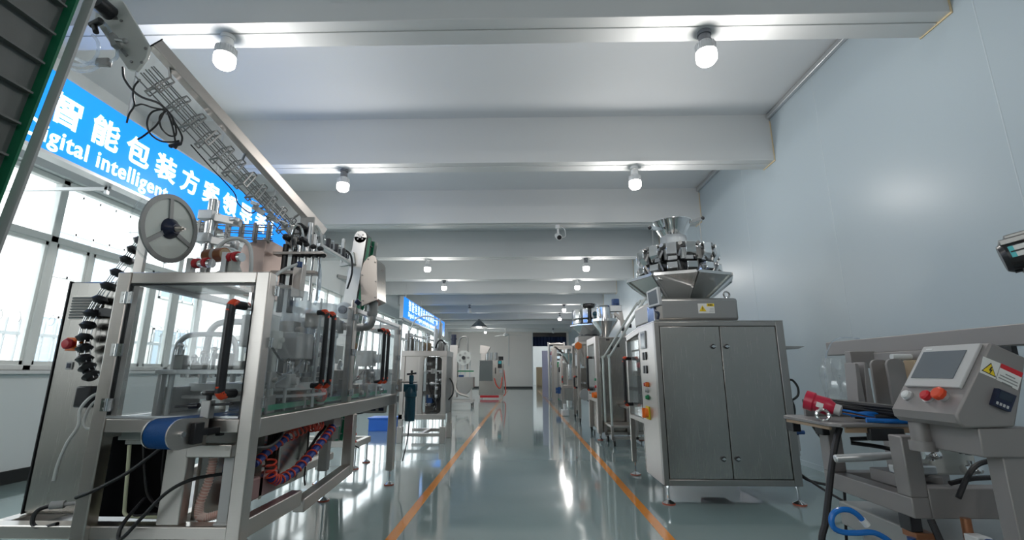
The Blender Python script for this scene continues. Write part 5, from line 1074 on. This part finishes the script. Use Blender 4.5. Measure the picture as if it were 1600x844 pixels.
MB().b(xa+.08, xb-.08, ya, ya+.06, .10, .15).b(xa+.08, xb-.08, yb-.06, yb, .10, .15).b(-1.65, -1.59, ya+.06, yb-.06, .10, .15).build('base_rail', STEEL, Y, .004)
for k in range(14):
    x, z = -1.58+.055*(k % 5), .56+.13*(k % 6)
    (MB().b(x-.022, x+.022, ya+.1, ya+.18, z, z+.05).cyl((x, ya+.1, z+.025), (x, ya+.06, z+.025), .014, seg=10)).build('mechanism_part', [CHROME, PLATEG, BLACKP, ALU, CREAM][k % 5], Y, .004)
MB().tube([(xb-.001, ya+.4, 1.0), (xb+.06, ya+.35, .9), (xb+.07, ya+.3, .75), (xb, ya+.3, .65)], .012).build('side_cable', BLACK, Y)
MB().b(xa, xb, ya, yb, 1.435, 1.45).build('table_top', STEEL, Y)
for k, (x, y, w_, h, m) in enumerate(((-1.93, 7.9, .12, .30, STEELD), (-1.84, 8.0, .06, .22, CHROME), (-1.74, 7.9, .14, .16, CREAM), (-1.64, 8.1, .10, .15, CARD), (-1.48, 7.95, .06, .38, ALU), (-1.43, 8.1, .05, .50, CREAM), (-1.36, 8.1, .09, .15, STEELD), (-1.30, 8.0, .05, .10, CREAM))):
    MB().b(x-w_/2, x+w_/2, y-.06, y+.06, 1.45, 1.45+h).cyl((x, y-.07, 1.45), (x, y-.07, 1.45+h*1.15), .014).build('mechanism_housing', m, Y, .006)
for k in range(6): MB().sph((-1.95+.07*k, 7.82, 1.62+.05*(k % 3)), .022, seg=8).cyl((-1.95+.07*k, 7.82, 1.45), (-1.95+.07*k, 7.82, 1.62+.05*(k % 3)), .008, seg=6).build('valve', CHROME, Y)
MB().bar((-1.9, 7.85, 1.72), (-1.48, 7.9, 1.62), .03).build('guide_rail', ALU, Y)
MB().tube([(-1.46, 7.85, 1.5), (-1.42, 7.83, 1.60), (-1.36, 7.83, 1.63), (-1.29, 7.85, 1.56)], .014).build('cable', BLACK, Y)
MB().tube([(-1.95, 8.0, 1.8), (-1.85, 8.0, 2.0), (-1.65, 8.0, 2.06), (-1.45, 8.0, 1.98), (-1.38, 8.0, 1.9)], .012).build('clear_hose', TUBEW, Y)
# dark teal filter on the end of the near machine
Fi = thing('air_filter', 'dark teal filter bowl with a tee handle at the end of the near left machine', 'filter', (-1.19, 5.05, .60))
MB().lathe([(0, .60), (.05, .60), (.055, .64), (.055, .84), (.065, .85), (.065, .90), (.05, .95), (0, .96)], (-1.19, 5.06, 0), seg=24).build('bowl', TEAL, Fi)
MB().b(-1.26, -1.13, 5.01, 5.11, .90, .98).cyl((-1.19, 5.06, .98), (-1.19, 5.06, 1.07), .025).build('regulator', TEAL, Fi, .006)
MB().bar((-1.24, 5.06, 1.08), (-1.14, 5.06, 1.09), .02).cyl((-1.19, 5.06, 1.05), (-1.19, 5.06, 1.12), .012).build('tee_handle', BLACKP, Fi)
MB().cyl((-1.305, 5.04, 1.0), (-1.13, 5.06, 1.0), .010).b(-1.32, -1.29, 4.985, 5.07, .9, 1.03).build('filter_mount', STEEL, Fi)
MB().tube([(-1.19, 5.06, .60), (-1.20, 5.06, .45), (-1.22, 5.06, .32), (-1.25, 5.08, .2)], .006).build('drain_tube', BLACK, Fi)
# blue crate and small electrics under the rear bay
Bc = thing('blue_crate', 'blue plastic crate on the floor under the left machines', 'crate', (-2.7, 9.4, 0))
MB().b(-2.95, -2.45, 9.2, 9.6, 0, .02).b(-2.95, -2.45, 9.2, 9.22, .02, .24).b(-2.95, -2.45, 9.58, 9.6, .02, .24).b(-2.95, -2.93, 9.22, 9.58, .02, .24).b(-2.47, -2.45, 9.22, 9.58, .02, .24).build('crate_body', BLUECR, Bc, .004)
MB().b(-2.97, -2.43, 9.185, 9.615, .22, .25).build('crate_rim', BLUECR, Bc, .004)
Eb = thing('power_box', 'small grey socket box with cables hanging under the rear bay of the near left machine', 'box', (-1.5, 4.85, .68))
MB().b(-1.62, -1.385, 4.78, 4.88, .70, .785).build('box_body', STEELD, Eb, .004)
for k in range(2): MB().b(-1.52+.08*k, -1.47+.08*k, 4.775, 4.78, .725, .75).build('socket', NAVY, Eb)
for k in range(4): MB().sph((-1.58+.05*k, 4.80, .775), .018, seg=8).build('indicator', BLUED, Eb)
for P in ([(-1.62, 4.82, .74), (-1.70, 4.8, .68), (-1.74, 4.8, .55), (-1.70, 4.8, .42), (-1.62, 4.8, .37)], [(-1.6, 4.8, .70), (-1.68, 4.78, .70), (-1.74, 4.76, .78)]): MB().tube(P, .006).build('cable', BLACK, Eb)
# conveyor tower behind the near machine
elevator((-2.33, 5.72, .30), (-2.095, 5.72, 2.82), .165, .20, 'cleated conveyor tower with a rounded steel top behind the near left machine', .035, .16, False)
E2 = bpy.data.objects['cleated_conveyor.001']
for y in (5.70, 6.12):
    MB().b(-2.75, -1.93, y-.03, y+.03, .24, .31).build('base_rail', STEEL, E2, .004)
    for x in (-1.96, -2.7): foot(E2, x, y, .25)
MB().b(-1.99, -1.93, 5.73, 6.09, .24, .31).build('base_rail', STEEL, E2, .004)
MB().b(-2.45, -2.25, 5.67, 5.70, .31, 1.2).build('support', STEEL, E2)
MB().bar((-2.30, 5.69, 2.42), (-2.30, 5.69, 2.78), .04, .05).bar((-2.30, 5.69, 2.50), (-2.14, 5.69, 2.53), .05, .16, up=(0, 0, 1)).build('side_bracket', CREAM, E2, .003)
MB().cyl((-2.20, 5.70, 1.85), (-2.20, 5.60, 1.85), .10).build('drive_cover', FROST, E2)
MB().cyl((-2.20, 5.60, 1.85), (-2.20, 5.56, 1.85), .05).build('drive_hub', NAVY, E2)
Ga = thing('guide_arm', 'level metal arm with black clips reaching from the nozzles to the conveyor tower', 'arm', (-2.0, 4.9, 2.3))
MB().bar((-2.09, 4.55, 2.39), (-2.17, 5.66, 2.45), .05, .03).build('arm_plate', ALU, Ga, .003)
for k in range(7):
    p = V((-2.09, 4.55, 2.39)).lerp(V((-2.17, 5.66, 2.45)), .05+.12*k); MB().b(p.x-.04, p.x+.04, p.y-.02, p.y+.02, p.z+.015, p.z+.11).build('clip', BLACKP if k % 2 else CHROME, Ga, .004)
MB().tube([atY(480, 338, 4.5), atY(487, 358, 4.55), atY(497, 376, 4.6)], .012).build('cable', BLACK, Ga)
MB().tube([(-2.14, 5.3, 2.55), (-2.10, 5.45, 2.5), (-2.09, 5.5, 2.3), (-2.14, 5.52, 2.1)], .012).build('cable', BLACK, Ga)
# far left machines
P5 = thing('filling_machine', 'steel column machine with a hopper on wheels beyond the second left machine', 'machine', (-2.0, 16, 0))
MB().b(-2.42, -2.16, 15.6, 15.9, .3, 2.0).build('column', STEEL, P5, .006)
MB().cyl((-2.32, 15.7, 2.0), (-2.32, 15.7, 2.35), .09).cyl((-2.32, 15.7, 2.18), (-2.32, 15.7, 2.22), .11).build('motor', NAVY, P5)
MB().prism([(-2.16, 15.6, .95), (-1.62, 15.6, .95), (-1.62, 15.6, .62), (-1.85, 15.6, .40), (-2.16, 15.6, .40)], (0, .5, 0)).build('hopper', STEELH, P5, .006)
MB().tube([(-2.2, 15.58, .75), (-2.18, 15.56, .55), (-2.05, 15.55, .42), (-1.85, 15.55, .36), (-1.75, 15.55, .32)], .04, 5, 10).build('discharge_pipe', STEEL, P5)
MB().b(-2.45, -1.6, 15.55, 15.62, .14, .22).b(-2.45, -1.6, 16.1, 16.17, .14, .22).b(-2.45, -2.38, 15.62, 16.1, .14, .22).b(-2.4, -2.34, 15.62, 15.68, .22, .4).b(-1.72, -1.66, 15.62, 15.68, .22, .6).build('base_frame', STEEL, P5, .004)
for x in (-2.4, -1.66):
    for y in (15.6, 16.12): caster(P5, x, y, .06)
MB().tube([(-2.15, 15.7, 1.9), (-2.1, 15.7, 2.2), (-1.95, 15.7, 2.28), (-1.84, 15.7, 2.15), (-1.83, 15.7, 1.2)], .03, 5, 8).build('pipe', STEELD, P5)
MB().b(-2.47, -2.42, 15.55, 15.62, .7, .95).build('red_control', RED, P5)
for k in range(3): MB().b(-2.1+.16*k, -2.06+.16*k, 15.8, 15.84, .95, 1.75).build('rod', ALU, P5)
MB().b(-2.16, -1.62, 15.72, 15.76, 1.12, 1.16).build('green_rail', GREENP, P5); MB().b(-2.12, -1.95, 15.7, 15.8, .95, 1.02).build('blue_part', BLUED, P5, .01)
Rr = thing('film_reel', 'white film reel with holes on the distant left column machine', 'reel', (-1.98, 15.5, 1.35))
q = MB().lathe([(0, -.03), (.24, -.03), (.24, 0), (0, 0)], (-1.93, 15.45, 1.57), (0, -1, 0), 36).build('disc', CREAM, Rr)
for k in range(5): a = k*1.257; MB().cyl((-1.93+.15*math.cos(a), 15.45, 1.57+.15*math.sin(a)), (-1.93+.15*math.cos(a), 15.445, 1.57+.15*math.sin(a)), .04, seg=14).build('hole', STEELD, q)
MB().cyl((-1.93, 15.45, 1.57), (-1.93, 15.38, 1.57), .06).cyl((-1.93, 15.46, 1.57), (-1.93, 15.7, 1.57), .03).build('hub', BLACKP, Rr)
G4 = thing('bagging_machine', 'far left steel bagging machine with a dark screen and orange hoses by the end wall', 'machine', (-1.4, 20.6, 0))
MB().b(-1.86, -.84, 20.3, 21.3, .16, 1.62).build('cabinet_body', STEELH, G4, .008)
MB().b(-1.84, -1.28, 20.29, 20.3, .74, 1.60).build('window', mat('grey tinted window', (.20, .21, .20), .2), G4)
MB().b(-1.05, -.88, 20.28, 20.3, 1.28, 1.60).build('screen_frame', BLACKP, G4); MB().b(-1.03, -.90, 20.275, 20.28, 1.46, 1.58).build('screen', TEALL, G4)
MB().b(-.98, -.86, 20.27, 20.3, 1.08, 1.22).build('control_panel', LIGHTG, G4)
MB().b(-1.17, -1.13, 20.26, 20.3, 1.05, 1.3).build('handle', BLACKP, G4)
for x, m in ((-1.55, CHROME), (-1.35, CREAM), (-1.15, STEELD), (-.98, BLACKP), (-.90, BLACKP)): MB().cyl((x, 20.6, 1.62), (x, 20.6, 1.95 if m is not BLACKP else 1.78), .07).build('filler_part', m, G4)
MB().prism([(-1.85, 20.5, 1.9), (-1.85, 20.5, 2.28), (-1.6, 20.5, 2.25), (-1.4, 20.5, 2.2), (-1.55, 20.5, 1.9)], (0, .4, 0)).b(-1.8, -1.6, 20.5, 20.9, 1.6, 1.9).build('hopper', STEEL, G4, .006)
MB().b(-1.8, -1.0, 20.3, 20.4, .05, .14).build('red_base', RED, G4)
for x in (-1.8, -.9): MB().b(x-.04, x+.04, 20.35, 20.45, 0, .16).b(x-.04, x+.04, 21.2, 21.28, 0, .16).build('leg', STEEL, G4)
for P in ([(-1.2, 20.27, .85), (-1.12, 20.25, .6), (-1.0, 20.25, .45), (-.92, 20.25, .5), (-.86, 20.27, .9)], [(-.8, 20.5, 1.2), (-.74, 20.45, .7), (-.72, 20.4, .25), (-.8, 20.4, .12)]): MB().tube(P, .022).build('orange_hose', CORAL, G4)
MB().b(-.84, -.80, 20.35, 20.6, .25, 1.45).build('side_post', STEELD, G4)
# steel shelf bracket on the wall above the far windows (left)
o = thing('wall_bracket', 'grey angled wall bracket arm just left of the far blue sign', 'bracket', (-4.2, 13.3, 3.2))
MB().bar((-5.2, 12.6, 3.75), (-4.15, 13.6, 3.62), .09).bar((-4.9, 12.9, 2.7), (-4.5, 13.25, 3.66), .07).bar((-4.9, 12.9, 2.2), (-4.9, 12.9, 2.72), .07).build('bracket_arm', PLATEG, o)
# lower hoses of the near machine (spiral red tubes in blue wrap)
H1 = thing('spiral_hose', 'red spiral air hose in blue wrap slung low under the side doors, longer one', 'hose', (-1.5, 3.2, .45))
pts = [V((-1.47, 2.84, .60)), V((-1.47, 2.86, .50)), V((-1.46, 2.93, .47)), V((-1.44, 3.08, .49)), V((-1.42, 3.25, .56)), V((-1.40, 3.42, .65)), V((-1.39, 3.52, .71))]
MB().tube(pts[1:], .024, 6, 10).build('blue_wrap', REDBLUE, H1)
for i in range(len(pts)-1): MB().coil(pts[i], pts[i+1], .027, 3.2 if i else 3, .0055).build('red_coil', CORAL, H1)
H2 = thing('spiral_hose', 'shorter red spiral air hose in blue wrap with a bunched coil under the side rail', 'hose', (-1.5, 3.0, .6))
pts = [V((-1.50, 2.72, .60)), V((-1.48, 2.84, .66)), V((-1.45, 2.97, .71)), V((-1.43, 3.10, .735)), V((-1.41, 3.20, .765))]
MB().tube(pts[:3], .022, 6, 10).build('blue_wrap', REDBLUE, H2)
for i in range(4): MB().coil(pts[i], pts[i+1], .022 if i < 2 else .028, 3, .0055).build('red_coil', CORAL, H2)
c = MB()
for k in range(6): c.ring((-1.41+.004*k, 3.20+.016*k, .745), (.3, 1, .3*(-1)**k), .032, .006, 20, 6)
c.build('bunched_coil', CORAL, H2)
tag(MB().coil((-1.52, 4.25, .78), (-1.50, 4.25, .50), .035, 4.5, .007).build('coil_hose', CORAL), 'red coiled tube hanging under the rear bay of the near left machine', 'hose')
for P, lb, r in (([(-1.40, 2.46, .74), (-1.38, 2.52, .715), (-1.37, 2.62, .71), (-1.37, 2.72, .745), (-1.38, 2.76, .79)], 'short black hose bowing just under the side rail near the front corner', .011),
              ([(-1.46, 3.62, .76), (-1.45, 3.52, .71), (-1.46, 3.42, .65), (-1.47, 3.32, .57), (-1.48, 3.28, .53)], 'black corrugated hose hanging beside the spiral hoses', .011),
              ([(-1.47, 3.30, .78), (-1.47, 3.31, .62), (-1.47, 3.30, .42), (-1.46, 3.3, .36)], 'thin black cable dropping straight down behind the spiral hoses', .006)):
    tag(MB().tube(P, r).build('black_hose', BLACK), lb, 'hose')
